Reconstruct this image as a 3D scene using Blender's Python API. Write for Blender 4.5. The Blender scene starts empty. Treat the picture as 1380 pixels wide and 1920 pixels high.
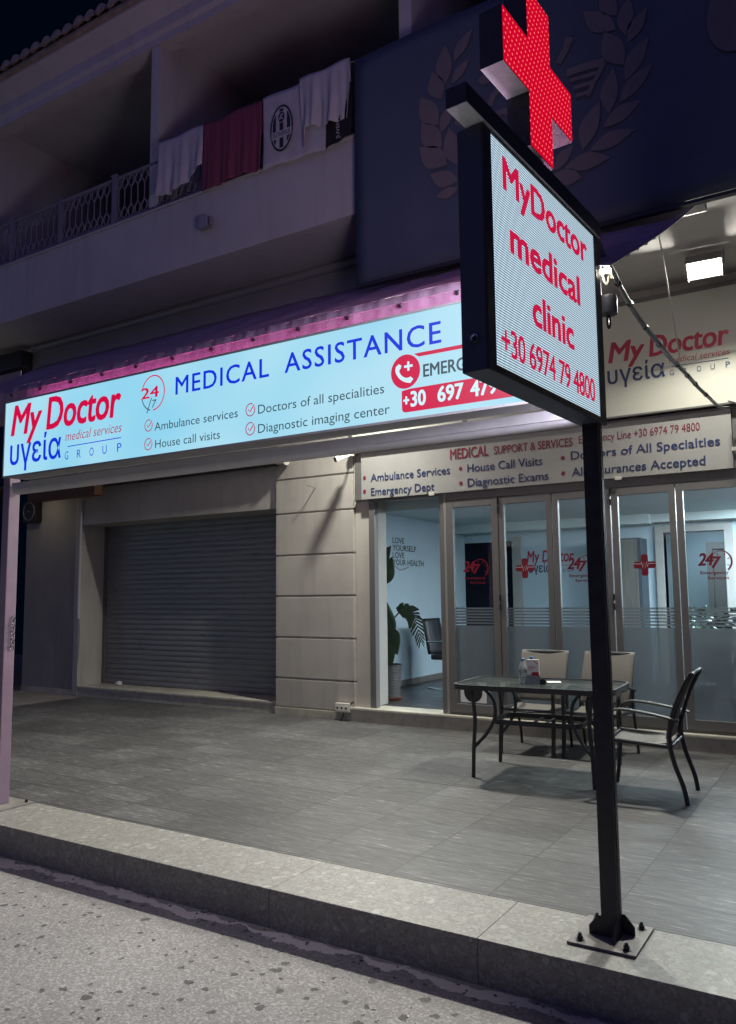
import bpy, bmesh, math, random
from mathutils import Vector, Matrix, Euler
random.seed(7)
R = math.radians
scene = bpy.context.scene
COL = scene.collection

# ------------------------------------------------------------------ camera
cam_d = bpy.data.cameras.new('camera')
cam = bpy.data.objects.new('camera', cam_d); COL.objects.link(cam)
scene.camera = cam
yaw, pit, rol = R(32.0), R(5.95), R(-0.6)
fw = Vector((-math.sin(yaw)*math.cos(pit), math.cos(yaw)*math.cos(pit), math.sin(pit)))
rt = Vector((math.cos(yaw), math.sin(yaw), 0)); up = rt.cross(fw)
r2 = math.cos(rol)*rt + math.sin(rol)*up; u2 = -math.sin(rol)*rt + math.cos(rol)*up
M = Matrix((r2, u2, -fw)).transposed().to_4x4()
M.translation = (0, 0, 1.55)
cam.matrix_world = M
cam_d.sensor_fit = 'VERTICAL'; cam_d.sensor_height = 24.0
cam_d.lens = 24.0*1494/1920
cam_d.clip_start = 0.05; cam_d.clip_end = 500

# ------------------------------------------------------------------ world: night sky, town glow on the street side
w = bpy.data.worlds.new('World'); scene.world = w; w.use_nodes = True
nt = w.node_tree; nt.nodes.clear()
out = nt.nodes.new('ShaderNodeOutputWorld'); bg = nt.nodes.new('ShaderNodeBackground')
tc = nt.nodes.new('ShaderNodeTexCoord')
dot = nt.nodes.new('ShaderNodeVectorMath'); dot.operation = 'DOT_PRODUCT'; dot.inputs[1].default_value = (0.12, -0.97, 0.10)
mr = nt.nodes.new('ShaderNodeMapRange'); mr.interpolation_type = 'SMOOTHSTEP'
mr.inputs['From Min'].default_value = -0.15; mr.inputs['From Max'].default_value = 0.85
cr = nt.nodes.new('ShaderNodeMix'); cr.data_type = 'RGBA'
cr.inputs[6].default_value = (0.0004, 0.0016, 0.0048, 1); cr.inputs[7].default_value = (0.060, 0.058, 0.205, 1)
nt.links.new(tc.outputs['Generated'], dot.inputs[0]); nt.links.new(dot.outputs['Value'], mr.inputs['Value'])
nt.links.new(mr.outputs[0], cr.inputs[0]); nt.links.new(cr.outputs[2], bg.inputs['Color'])
bg.inputs['Strength'].default_value = 1.0
nt.links.new(bg.outputs[0], out.inputs['Surface'])

vs = scene.view_settings
vs.view_transform = 'Standard'; vs.look = 'None'; vs.exposure = 0.0; vs.gamma = 1.0; vs.use_curve_mapping = False
scene.cycles.use_denoising = True
try: scene.cycles.denoiser = 'OPENIMAGEDENOISE'
except Exception: pass
scene.cycles.max_bounces = 8; scene.cycles.transparent_max_bounces = 16
scene.cycles.sample_clamp_indirect = 4.0
scene.cycles.caustics_reflective = False; scene.cycles.caustics_refractive = False

FLOOD = 1680.0        # radiance of the main flood lights
FLOOD2 = 130.0

# ------------------------------------------------------------------ materials
def srgb(r, g, b):
    f = lambda c: (c/255/12.92 if c/255 <= .04045 else ((c/255+.055)/1.055)**2.4)
    return (f(r), f(g), f(b), 1)
def new_mat(name):
    m = bpy.data.materials.new(name); m.use_nodes = True
    n = m.node_tree.nodes; b = n['Principled BSDF']
    return m, m.node_tree, b
def N(t, typ, **kw):
    n = t.nodes.new(typ)
    for k, v in kw.items():
        if k.startswith('i_'):
            key = k[2:]; n.inputs[int(key) if key.isdigit() else key].default_value = v
        else: setattr(n, k, v)
    return n
def L(t, a, b): t.links.new(a, b)
def ramp(t, fac, stops):
    r = t.nodes.new('ShaderNodeValToRGB'); e = r.color_ramp.elements
    while len(e) > 1: e.remove(e[-1])
    e[0].position = stops[0][0]; e[0].color = stops[0][1]
    for p, c in stops[1:]:
        x = e.new(p); x.color = c
    L(t, fac, r.inputs[0]); return r.outputs[0]
def mix(t, fac, a, b, blend='MIX'):
    m = N(t, 'ShaderNodeMix', data_type='RGBA', blend_type=blend)
    for s, v in ((0, fac), (6, a), (7, b)):
        if hasattr(v, 'is_output') : L(t, v, m.inputs[s])
        else: m.inputs[s].default_value = v
    return m.outputs[2]
def math_(t, op, a, b=0.0, c=None):
    m = N(t, 'ShaderNodeMath', operation=op)
    for s, v in ((0, a), (1, b), (2, c)):
        if v is None: continue
        if hasattr(v, 'is_output'): L(t, v, m.inputs[s])
        else: m.inputs[s].default_value = v
    return m.outputs[0]
def c4(c): return (c[0], c[1], c[2], 1)
def dim(c, k): return (c[0]*k, c[1]*k, c[2]*k, 1)

def plain(name, col, rough=.5, metal=0.0, var=.18, scale=6.0, bump=0.0, bscale=60.0, stretch=None, spec=.5, detail=6.0):
    m, t, b = new_mat(name)
    co = N(t, 'ShaderNodeTexCoord').outputs['Object']
    if stretch:
        mp = N(t, 'ShaderNodeMapping'); mp.inputs['Scale'].default_value = stretch
        L(t, co, mp.inputs[0]); co = mp.outputs[0]
    n1 = N(t, 'ShaderNodeTexNoise', i_Scale=scale, i_Detail=detail, i_Roughness=.62); L(t, co, n1.inputs['Vector'])
    c = ramp(t, n1.outputs[0], [(.28, dim(col, 1-var)), (.72, dim(col, 1+var))])
    L(t, c, b.inputs['Base Color'])
    b.inputs['Roughness'].default_value = rough; b.inputs['Metallic'].default_value = metal
    b.inputs['Specular IOR Level'].default_value = spec
    rr = N(t, 'ShaderNodeMapRange', i_1=.25, i_2=.75, i_3=max(.02, rough-.1), i_4=min(1, rough+.1)); L(t, n1.outputs[0], rr.inputs[0])
    L(t, rr.outputs[0], b.inputs['Roughness'])
    if bump:
        n2 = N(t, 'ShaderNodeTexNoise', i_Scale=bscale, i_Detail=4.0); L(t, co, n2.inputs['Vector'])
        bp = N(t, 'ShaderNodeBump', i_Strength=bump, i_Distance=.01); L(t, n2.outputs[0], bp.inputs['Height']); L(t, bp.outputs[0], b.inputs['Normal'])
    return m
def glow(name, col, s=1.0, rough=.35):
    m, t, b = new_mat(name)
    b.inputs['Base Color'].default_value = (.02, .02, .02, 1); b.inputs['Roughness'].default_value = rough
    b.inputs['Emission Color'].default_value = c4(col); b.inputs['Emission Strength'].default_value = s
    return m

def stucco(name, col, var=.13, stain=.38):
    m, t, b = new_mat(name)
    co = N(t, 'ShaderNodeTexCoord').outputs['Object']
    n1 = N(t, 'ShaderNodeTexNoise', i_Scale=1.1, i_Detail=9.0, i_Roughness=.65); L(t, co, n1.inputs['Vector'])
    mp = N(t, 'ShaderNodeMapping'); mp.inputs['Scale'].default_value = (7, 7, .7); L(t, co, mp.inputs[0])
    n3 = N(t, 'ShaderNodeTexNoise', i_Scale=1.0, i_Detail=6.0); L(t, mp.outputs[0], n3.inputs['Vector'])
    c = ramp(t, n1.outputs[0], [(.3, dim(col, 1-var)), (.7, dim(col, 1+var))])
    f = ramp(t, n3.outputs[0], [(.52, (0, 0, 0, 1)), (.75, (1, 1, 1, 1))])
    c = mix(t, math_(t, 'MULTIPLY', f, stain), c, dim(col, .55))
    L(t, c, b.inputs['Base Color']); b.inputs['Roughness'].default_value = .82
    n2 = N(t, 'ShaderNodeTexNoise', i_Scale=160.0, i_Detail=5.0); L(t, co, n2.inputs['Vector'])
    n4 = N(t, 'ShaderNodeTexNoise', i_Scale=5.0, i_Detail=3.0); L(t, co, n4.inputs['Vector'])
    h = math_(t, 'ADD', math_(t, 'MULTIPLY', n2.outputs[0], .35), n4.outputs[0])
    bp = N(t, 'ShaderNodeBump', i_Strength=.25, i_Distance=.012); L(t, h, bp.inputs['Height']); L(t, bp.outputs[0], b.inputs['Normal'])
    return m

def floor_tile():
    m, t, b = new_mat('terrace_tile')
    co = N(t, 'ShaderNodeTexCoord').outputs['Object']
    sp = N(t, 'ShaderNodeSeparateXYZ'); L(t, co, sp.inputs[0])
    gx = math_(t, 'DIVIDE', math_(t, 'ADD', sp.outputs[0], 1.16), .61)
    gy = math_(t, 'DIVIDE', math_(t, 'SUBTRACT', sp.outputs[1], 4.334), .338)
    fx, fy = math_(t, 'FRACT', gx), math_(t, 'FRACT', gy)
    ex = math_(t, 'MULTIPLY', math_(t, 'MINIMUM', fx, math_(t, 'SUBTRACT', 1.0, fx)), .61)
    ey = math_(t, 'MULTIPLY', math_(t, 'MINIMUM', fy, math_(t, 'SUBTRACT', 1.0, fy)), .338)
    e = math_(t, 'MINIMUM', ex, math_(t, 'MULTIPLY', ey, .62))
    joint = math_(t, 'LESS_THAN', e, .0042)
    cx = N(t, 'ShaderNodeCombineXYZ'); L(t, math_(t, 'FLOOR', gx), cx.inputs[0]); L(t, math_(t, 'FLOOR', gy), cx.inputs[1])
    wn = N(t, 'ShaderNodeTexWhiteNoise', noise_dimensions='3D'); L(t, cx.outputs[0], wn.inputs['Vector'])
    off = N(t, 'ShaderNodeVectorMath', operation='MULTIPLY_ADD'); L(t, wn.outputs['Color'], off.inputs[0]); off.inputs[1].default_value = (9, 9, 9); L(t, co, off.inputs[2])
    mp = N(t, 'ShaderNodeMapping'); mp.inputs['Scale'].default_value = (7.0, 85, 1); L(t, off.outputs[0], mp.inputs[0])
    n1 = N(t, 'ShaderNodeTexNoise', i_Scale=1.0, i_Detail=8.0, i_Roughness=.68, i_Distortion=.25); L(t, mp.outputs[0], n1.inputs['Vector'])
    n2 = N(t, 'ShaderNodeTexNoise', i_Scale=.9, i_Detail=7.0); L(t, co, n2.inputs['Vector'])
    c = ramp(t, n1.outputs[0], [(.30, (.050, .049, .048, 1)), (.50, (.086, .085, .083, 1)), (.61, (.128, .126, .122, 1)), (.70, (.47, .455, .43, 1))])
    tone = N(t, 'ShaderNodeMapRange', i_3=.80, i_4=1.16); L(t, wn.outputs['Value'], tone.inputs[0])
    tone2 = N(t, 'ShaderNodeMapRange', i_1=.3, i_2=.7, i_3=.74, i_4=1.22); L(t, n2.outputs[0], tone2.inputs[0])
    k = math_(t, 'MULTIPLY', tone.outputs[0], tone2.outputs[0])
    cc = N(t, 'ShaderNodeVectorMath', operation='SCALE'); L(t, c, cc.inputs[0]); L(t, k, cc.inputs['Scale'])
    # white specks dropped on the tiles
    v = N(t, 'ShaderNodeTexVoronoi', i_Scale=3.2); L(t, co, v.inputs['Vector'])
    sc = N(t, 'ShaderNodeSeparateColor'); L(t, v.outputs['Color'], sc.inputs[0])
    speck = math_(t, 'MULTIPLY', math_(t, 'LESS_THAN', v.outputs['Distance'], math_(t, 'MULTIPLY', sc.outputs[0], .030)), math_(t, 'GREATER_THAN', sc.outputs[1], .55))
    c2 = mix(t, math_(t, 'MULTIPLY', speck, .8), cc.outputs[0], (.5, .5, .46, 1))
    c2 = mix(t, math_(t, 'MULTIPLY', joint, .9), c2, (.03, .03, .03, 1))
    L(t, c2, b.inputs['Base Color'])
    ro = N(t, 'ShaderNodeMapRange', i_1=.3, i_2=.7, i_3=.62, i_4=.42); L(t, n1.outputs[0], ro.inputs[0]); L(t, ro.outputs[0], b.inputs['Roughness'])
    b.inputs['Specular IOR Level'].default_value = .4
    h = math_(t, 'SUBTRACT', math_(t, 'MULTIPLY', n1.outputs[0], .4), joint)
    bp = N(t, 'ShaderNodeBump', i_Strength=.35, i_Distance=.004); L(t, h, bp.inputs['Height']); L(t, bp.outputs[0], b.inputs['Normal'])
    return m

def kerb_stone():
    m, t, b = new_mat('kerb_breccia')
    co = N(t, 'ShaderNodeTexCoord').outputs['Object']
    nd = N(t, 'ShaderNodeTexNoise', i_Scale=30.0, i_Detail=4.0); L(t, co, nd.inputs['Vector'])
    ds = N(t, 'ShaderNodeVectorMath', operation='MULTIPLY_ADD'); L(t, nd.outputs['Color'], ds.inputs[0]); ds.inputs[1].default_value = (.030, .030, .030); L(t, co, ds.inputs[2])
    v = N(t, 'ShaderNodeTexVoronoi', i_Scale=30.0, i_Randomness=1.0); L(t, ds.outputs[0], v.inputs['Vector'])
    v2 = N(t, 'ShaderNodeTexVoronoi', i_Scale=85.0); L(t, ds.outputs[0], v2.inputs['Vector'])
    ve = N(t, 'ShaderNodeTexVoronoi', i_Scale=30.0, feature='DISTANCE_TO_EDGE'); L(t, ds.outputs[0], ve.inputs['Vector'])
    s1 = N(t, 'ShaderNodeSeparateColor'); L(t, v.outputs['Color'], s1.inputs[0])
    s2 = N(t, 'ShaderNodeSeparateColor'); L(t, v2.outputs['Color'], s2.inputs[0])
    big = ramp(t, s1.outputs[0], [(0, (0.208, 0.200, 0.175, 1)), (.5, (0.266, 0.258, 0.229, 1)), (.85, (0.308, 0.304, 0.275, 1)), (1, (0.433, 0.424, 0.391, 1))])
    sm = ramp(t, s2.outputs[0], [(0, (0.191, 0.183, 0.158, 1)), (.6, (0.266, 0.258, 0.225, 1)), (1, (0.341, 0.333, 0.300, 1))])
    sel = math_(t, 'GREATER_THAN', s1.outputs[1], .62)
    c = mix(t, math_(t, 'MULTIPLY', sel, .85), sm, big)
    ed = math_(t, 'MULTIPLY', math_(t, 'LESS_THAN', ve.outputs[0], .05), math_(t, 'MULTIPLY', sel, .35))
    c = mix(t, ed, c, (0.183, 0.166, 0.133, 1))
    # foot-worn dark gum spots on the top
    v3 = N(t, 'ShaderNodeTexVoronoi', i_Scale=7.0); L(t, ds.outputs[0], v3.inputs['Vector'])
    s3 = N(t, 'ShaderNodeSeparateColor'); L(t, v3.outputs['Color'], s3.inputs[0])
    sp = math_(t, 'MULTIPLY', math_(t, 'LESS_THAN', v3.outputs['Distance'], math_(t, 'MULTIPLY', s3.outputs[0], .14)), math_(t, 'GREATER_THAN', s3.outputs[2], .72))
    c = mix(t, math_(t, 'MULTIPLY', sp, .55), c, (0.141, 0.133, 0.116, 1))
    n3 = N(t, 'ShaderNodeTexNoise', i_Scale=2.2, i_Detail=6.0); L(t, co, n3.inputs['Vector'])
    c = mix(t, ramp(t, n3.outputs[0], [(.55, (0, 0, 0, 1)), (.8, (0.416, 0.416, 0.416, 1))]), c, (0.166, 0.158, 0.141, 1))
    L(t, c, b.inputs['Base Color']); b.inputs['Roughness'].default_value = .55
    bp = N(t, 'ShaderNodeBump', i_Strength=.15, i_Distance=.004); L(t, n3.outputs[0], bp.inputs['Height']); L(t, bp.outputs[0], b.inputs['Normal'])
    return m

def road_mat():
    m, t, b = new_mat('worn_road')
    co = N(t, 'ShaderNodeTexCoord').outputs['Object']
    n1 = N(t, 'ShaderNodeTexNoise', i_Scale=80.0, i_Detail=6.0, i_Roughness=.78); L(t, co, n1.inputs['Vector'])
    n2 = N(t, 'ShaderNodeTexNoise', i_Scale=1.3, i_Detail=8.0); L(t, co, n2.inputs['Vector'])
    vg = N(t, 'ShaderNodeTexVoronoi', i_Scale=105.0); L(t, co, vg.inputs['Vector'])
    sg = N(t, 'ShaderNodeSeparateColor'); L(t, vg.outputs['Color'], sg.inputs[0])
    c = ramp(t, n1.outputs[0], [(.3, (0.210, 0.198, 0.188, 1)), (.5, (0.318, 0.305, 0.290, 1)), (.72, (0.438, 0.423, 0.405, 1))])
    c = mix(t, .40, c, ramp(t, sg.outputs[0], [(0, (0.162, 0.150, 0.140, 1)), (.6, (0.333, 0.314, 0.300, 1)), (1, (0.761, 0.742, 0.714, 1))]))
    tone = N(t, 'ShaderNodeMapRange', i_1=.3, i_2=.7, i_3=.80, i_4=1.12); L(t, n2.outputs[0], tone.inputs[0])
    cc = N(t, 'ShaderNodeVectorMath', operation='SCALE'); L(t, c, cc.inputs[0]); L(t, tone.outputs[0], cc.inputs['Scale']); c = cc.outputs[0]
    # trodden gum and oil spots
    nd = N(t, 'ShaderNodeTexNoise', i_Scale=26.0, i_Detail=3.0); L(t, co, nd.inputs['Vector'])
    ds = N(t, 'ShaderNodeVectorMath', operation='MULTIPLY_ADD'); L(t, nd.outputs['Color'], ds.inputs[0]); ds.inputs[1].default_value = (.055, .045, 0); L(t, co, ds.inputs[2])
    for scl, rad, thr in ((7.0, .175, .45), (13.0, .21, .62)):
        v = N(t, 'ShaderNodeTexVoronoi', i_Scale=scl, voronoi_dimensions='2D'); L(t, ds.outputs[0], v.inputs['Vector'])
        s = N(t, 'ShaderNodeSeparateColor'); L(t, v.outputs['Color'], s.inputs[0])
        f = math_(t, 'MULTIPLY', math_(t, 'LESS_THAN', v.outputs['Distance'], math_(t, 'MULTIPLY', s.outputs[0], rad)), math_(t, 'GREATER_THAN', s.outputs[1], thr))
        c = mix(t, math_(t, 'MULTIPLY', f, .78), c, (.040, .041, .041, 1))
    # broken cement fillet and gutter dirt along the kerb
    sp = N(t, 'ShaderNodeSeparateXYZ'); L(t, co, sp.inputs[0])
    ng = N(t, 'ShaderNodeTexNoise', i_Scale=5.0, i_Detail=7.0, i_Roughness=.65); L(t, co, ng.inputs['Vector'])
    edge = math_(t, 'ADD', sp.outputs[1], math_(t, 'MULTIPLY', math_(t, 'SUBTRACT', ng.outputs[0], .5), .22))
    nb = N(t, 'ShaderNodeTexNoise', i_Scale=2.6, i_Detail=6.0); L(t, co, nb.inputs['Vector'])
    g1 = math_(t, 'GREATER_THAN', math_(t, 'ADD', edge, math_(t, 'MULTIPLY', math_(t, 'SUBTRACT', nb.outputs[0], .5), .30)), 3.375)
    c = mix(t, math_(t, 'MULTIPLY', g1, .9), c, mix(t, n1.outputs[0], (.40, .375, .33, 1), (.72, .68, .60, 1)))
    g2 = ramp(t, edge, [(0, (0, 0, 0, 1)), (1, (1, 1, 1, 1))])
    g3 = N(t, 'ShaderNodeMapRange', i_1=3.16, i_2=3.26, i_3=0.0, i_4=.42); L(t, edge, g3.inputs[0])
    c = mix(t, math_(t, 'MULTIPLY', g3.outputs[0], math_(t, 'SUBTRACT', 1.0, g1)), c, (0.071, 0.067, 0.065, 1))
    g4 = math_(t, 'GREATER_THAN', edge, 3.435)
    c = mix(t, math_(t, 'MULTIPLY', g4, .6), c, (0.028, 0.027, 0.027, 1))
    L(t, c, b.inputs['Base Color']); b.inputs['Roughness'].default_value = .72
    h = math_(t, 'ADD', n1.outputs[0], math_(t, 'MULTIPLY', g1, .6))
    bp = N(t, 'ShaderNodeBump', i_Strength=.6, i_Distance=.006); L(t, h, bp.inputs['Height']); L(t, bp.outputs[0], b.inputs['Normal'])
    return m

def marble():
    m, t, b = new_mat('step_marble')
    co = N(t, 'ShaderNodeTexCoord').outputs['Object']
    n1 = N(t, 'ShaderNodeTexNoise', i_Scale=3.0, i_Detail=9.0, i_Distortion=1.2); L(t, co, n1.inputs['Vector'])
    n2 = N(t, 'ShaderNodeTexNoise', i_Scale=9.0, i_Detail=7.0); L(t, co, n2.inputs['Vector'])
    c = ramp(t, n1.outputs[0], [(.3, (.36, .34, .27, 1)), (.55, (.50, .48, .40, 1)), (.75, (.56, .54, .46, 1))])
    c = mix(t, ramp(t, n2.outputs[0], [(.55, (0, 0, 0, 1)), (.75, (.55, .55, .55, 1))]), c, (.24, .20, .13, 1))
    L(t, c, b.inputs['Base Color']); b.inputs['Roughness'].default_value = .38
    return m

def led_mat(name, col, gap, s, u_pitch, v_pitch, stagger=False, lo=.30, hi=.46):
    """dots on a face: object X runs along the face, object Z up"""
    m, t, b = new_mat(name)
    co = N(t, 'ShaderNodeTexCoord').outputs['UV']
    sp = N(t, 'ShaderNodeSeparateXYZ'); L(t, co, sp.inputs[0])
    gu = math_(t, 'DIVIDE', sp.outputs[0], u_pitch); gv = math_(t, 'DIVIDE', sp.outputs[1], v_pitch)
    if stagger:
        par = math_(t, 'MULTIPLY', math_(t, 'MODULO', math_(t, 'FLOOR', gv), 2.0), .5); gu = math_(t, 'ADD', gu, par)
    du = math_(t, 'SUBTRACT', math_(t, 'FRACT', gu), .5); dv = math_(t, 'SUBTRACT', math_(t, 'FRACT', gv), .5)
    d = math_(t, 'SQRT', math_(t, 'ADD', math_(t, 'MULTIPLY', du, du), math_(t, 'MULTIPLY', dv, dv)))
    f = N(t, 'ShaderNodeMapRange', i_1=lo, i_2=hi, i_3=1.0, i_4=0.0); L(t, d, f.inputs[0])
    c = mix(t, f.outputs[0], c4(gap), c4(col))
    b.inputs['Base Color'].default_value = (.02, .02, .02, 1); b.inputs['Roughness'].default_value = .9; b.inputs['Specular IOR Level'].default_value = .1
    L(t, c, b.inputs['Emission Color']); b.inputs['Emission Strength'].default_value = s
    return m

def thin_glass(name, tint=(1, 1, 1, 1), refl=1.0):
    m = bpy.data.materials.new(name); m.use_nodes = True; t = m.node_tree; t.nodes.clear()
    o = t.nodes.new('ShaderNodeOutputMaterial')
    tr = N(t, 'ShaderNodeBsdfTransparent'); tr.inputs[0].default_value = tint
    gl = N(t, 'ShaderNodeBsdfGlossy', i_Roughness=.015)
    fr = N(t, 'ShaderNodeFresnel', i_IOR=1.5)
    mx = N(t, 'ShaderNodeMixShader')
    L(t, math_(t, 'MINIMUM', math_(t, 'MULTIPLY', fr.outputs[0], 1.15*refl), 1.0), mx.inputs[0]); L(t, tr.outputs[0], mx.inputs[1]); L(t, gl.outputs[0], mx.inputs[2])
    L(t, mx.outputs[0], o.inputs['Surface'])
    return m
def frosted(name):
    m = bpy.data.materials.new(name); m.use_nodes = True; t = m.node_tree; t.nodes.clear()
    o = t.nodes.new('ShaderNodeOutputMaterial')
    tr = N(t, 'ShaderNodeBsdfTranslucent'); tr.inputs[0].default_value = (.22, .245, .26, 1)
    df = N(t, 'ShaderNodeBsdfDiffuse'); df.inputs[0].default_value = (.115, .127, .135, 1)
    tp = N(t, 'ShaderNodeBsdfTransparent'); tp.inputs[0].default_value = (.75, .8, .82, 1)
    m1 = N(t, 'ShaderNodeMixShader', i_0=.13); L(t, df.outputs[0], m1.inputs[1]); L(t, tr.outputs[0], m1.inputs[2])
    m2 = N(t, 'ShaderNodeMixShader', i_0=.09); L(t, m1.outputs[0], m2.inputs[1]); L(t, tp.outputs[0], m2.inputs[2])
    L(t, m2.outputs[0], o.inputs['Surface'])
    return m

MT = {}
MT['stucco'] = stucco('warm_grey_stucco', (.46, .435, .39))
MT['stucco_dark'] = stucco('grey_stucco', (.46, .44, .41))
MT['stucco_shaded'] = stucco('shaded_grey_stucco', (.30, .285, .265))  # darker copy of the grey stucco; side wall's awning shade put into colour
MT['white_paint'] = stucco('soffit_plaster', (.50, .48, .47), .06, .12)
MT['balcony'] = stucco('balcony_plaster', (.50, .47, .46), .10, .30)
MT['tile'] = floor_tile(); MT['kerb'] = kerb_stone(); MT['road'] = road_mat(); MT['marble'] = marble()
MT['passage'] = plain('passage_concrete', (.26, .24, .21), .75, var=.25, scale=3)
MT['black_steel'] = plain('black_painted_steel', (.030, .031, .038), .45, var=.3, scale=20, bump=.08, bscale=200)
MT['plate_steel'] = plain('weathered_plate', (.22, .205, .185), .55, var=.3, scale=14, bump=.15)
MT['white_steel'] = plain('white_painted_steel', (.55, .53, .55), .4, var=.08, scale=8)
MT['grey_alu'] = plain('grey_aluminium', (.155, .15, .145), .42, .15, var=.08, scale=30)
MT['grey_alu_light'] = plain('pale_aluminium', (.30, .29, .27), .45, .2, var=.1, scale=30)
MT['sign_metal'] = plain('sign_casing', (.32, .31, .32), .42, .3, var=.08)
MT['shutter'] = plain('shutter_slate_blue', (.21, .215, .225), .34, .1, var=.18, scale=3, stretch=(1, 1, 6))
MT['glare_steel'] = plain('glare_lifted_box', (.060, .072, .115), .5, var=.15, scale=8)  # glare from the screen on the black box put into its colour
MT['rubber'] = plain('black_rubber', (.01, .01, .01), .6)
MT['fabric'] = plain('tarp_fabric', (.32, .25, .33), .8, var=.25, scale=5, bump=.3, bscale=18)
MT['banner'] = plain('navy_banner', (.075, .092, .135), .55, var=.12, scale=2, bump=.1, bscale=6)
MT['leafprint'] = plain('banner_print', (.17, .145, .15), .6, var=.12, scale=4)
MT['iron'] = plain('wrought_iron_paint', (.20, .18, .22), .5, var=.2)
MT['roof'] = plain('clay_tile', (.30, .25, .22), .8, var=.35, scale=9, bump=.3)
MT['cream_panel'] = plain('cream_sign_face', (.62, .615, .52), .35, var=.03, scale=2)
MT['white_panel'] = plain('white_sign_face', (.34, .335, .315), .4, var=.05, scale=2)
MT['ink_red'] = plain('red_vinyl', (.42, .014, .05), .4, var=.06)
MT['ink_maroon'] = plain('maroon_vinyl', (.20, .022, .045), .4, var=.08)
MT['ink_navy'] = plain('navy_vinyl', (.022, .038, .115), .4, var=.08)
MT['ink_black'] = plain('black_vinyl', (.012, .012, .014), .45, var=.08)
MT['decal_red'] = plain('red_window_decal', (.17, .003, .016), .4, var=.06)
MT['decal_white'] = plain('white_window_decal', (.6, .6, .6), .4, var=.06)
MT['sling'] = plain('taupe_sling', (.135, .127, .110), .75, var=.10, scale=40, bump=.25, bscale=350)
MT['sling_dark'] = plain('charcoal_sling', (.06, .058, .055), .7, var=.15, scale=40, bump=.25, bscale=350)
MT['chair_metal'] = plain('charcoal_powdercoat', (.045, .047, .05), .42, .2, var=.15, scale=30)
MT['plastic_white'] = plain('white_plastic', (.62, .60, .52), .4, var=.08)
MT['plastic_black'] = plain('black_plastic', (.015, .015, .017), .4)
MT['wood'] = plain('brown_fascia_wood', (.115, .048, .020), .5, var=.35, scale=5, stretch=(1, 8, 8))
MT['blue_cap'] = plain('blue_plastic', (.02, .17, .45), .35)
MT['paper'] = plain('white_paper', (.70, .69, .66), .6, var=.04)
MT['wall_blue'] = plain('pale_blue_wall', (.44, .56, .63), .8, var=.04, scale=2)
MT['ceil_in'] = plain('inner_ceiling', (.58, .66, .66), .8, var=.04, scale=2)
MT['floor_in'] = plain('dark_inner_tile', (.035, .033, .036), .35, var=.3, scale=5)
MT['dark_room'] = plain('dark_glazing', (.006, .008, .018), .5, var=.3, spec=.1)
MT['dark_lamp'] = glow('dim_ceiling_lamp', (.74, .90, 1.0), 16.0)
MT['cabinet'] = plain('grey_oak_laminate', (.145, .135, .125), .5, var=.25, scale=3, stretch=(8, 8, .6))
MT['cab_side'] = plain('dark_cabinet_side', (.05, .065, .085), .5)
MT['door_in'] = plain('grey_inner_door', (.33, .33, .32), .5, var=.06)
MT['leaf'] = plain('plant_leaf', (.024, .060, .030), .35, var=.4, scale=9)
MT['stem'] = plain('plant_stem', (.05, .085, .035), .5, var=.3)
MT['pot'] = plain('ribbed_grey_pot', (.085, .075, .07), .6, var=.15, scale=30)
MT['terracotta'] = plain('terracotta', (.24, .085, .05), .7)
MT['leather'] = plain('black_leather', (.012, .013, .018), .4)
MT['chrome'] = plain('chrome', (.6, .6, .62), .15, 1.0, var=.05)
MT['towel_white'] = plain('pale_cotton', (.50, .46, .48), .9, var=.10, scale=8, bump=.3, bscale=90)
MT['towel_red'] = plain('crimson_cotton', (.21, .045, .085), .9, var=.30, scale=1, bump=.3, bscale=90, stretch=(38, 38, .6))
MT['towel_black'] = plain('black_cotton', (.012, .012, .014), .9)
MT['cable_grey'] = plain('grey_conduit', (.30, .30, .29), .4, var=.2, scale=30)
MT['cable_mid'] = plain('mid_grey_cable', (.16, .16, .16), .4)
MT['cable_black'] = plain('black_cable', (.02, .02, .022), .5)
MT['cable_white'] = plain('white_cable', (.55, .53, .45), .5)
MT['lit_underside'] = plain('lit_underside_tone', (.84, .85, .88), .4, .0, var=.12, scale=30)  # pale tone puts light from below into beam and cross undersides
MT['glass'] = thin_glass('window_glass', (.86, .93, .94, 1), 1.0)
def bottle_mat():
    m = thin_glass('clear_bottle_plastic', (.90, .94, .96, 1), 2.2); t = m.node_tree; o = next(n for n in t.nodes if n.type == 'OUTPUT_MATERIAL'); src = o.inputs['Surface'].links[0].from_socket
    df = N(t, 'ShaderNodeBsdfDiffuse'); df.inputs[0].default_value = (.62, .68, .72, 1); mx = N(t, 'ShaderNodeMixShader', i_0=.30)
    L(t, src, mx.inputs[1]); L(t, df.outputs[0], mx.inputs[2]); L(t, mx.outputs[0], o.inputs['Surface']); return m
MT['bottle_glass'] = bottle_mat()
MT['clear'] = thin_glass('clear_acrylic', (.92, .94, .98, 1), 1.0)
MT['frost'] = frosted('frosted_film')
def see_through(name, base, share, tint):
    m = plain(name, base, .16, var=.35, scale=7, bump=.12, bscale=40); t = m.node_tree; b = t.nodes['Principled BSDF']; o = t.nodes['Material Output']
    tp = N(t, 'ShaderNodeBsdfTransparent'); tp.inputs[0].default_value = tint; mx = N(t, 'ShaderNodeMixShader', i_0=share)
    L(t, b.outputs[0], mx.inputs[1]); L(t, tp.outputs[0], mx.inputs[2]); L(t, mx.outputs[0], o.inputs['Surface']); return m
MT['table_glass'] = see_through('rippled_dark_glass', (.11, .125, .12), .60, (.78, .82, .82, 1))
MT['post_pink_spill'] = plain('pink_spill_post_tone', (.27, .19, .245), .45, var=.08, scale=8)  # pink light falling on the post put into its colour
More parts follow.
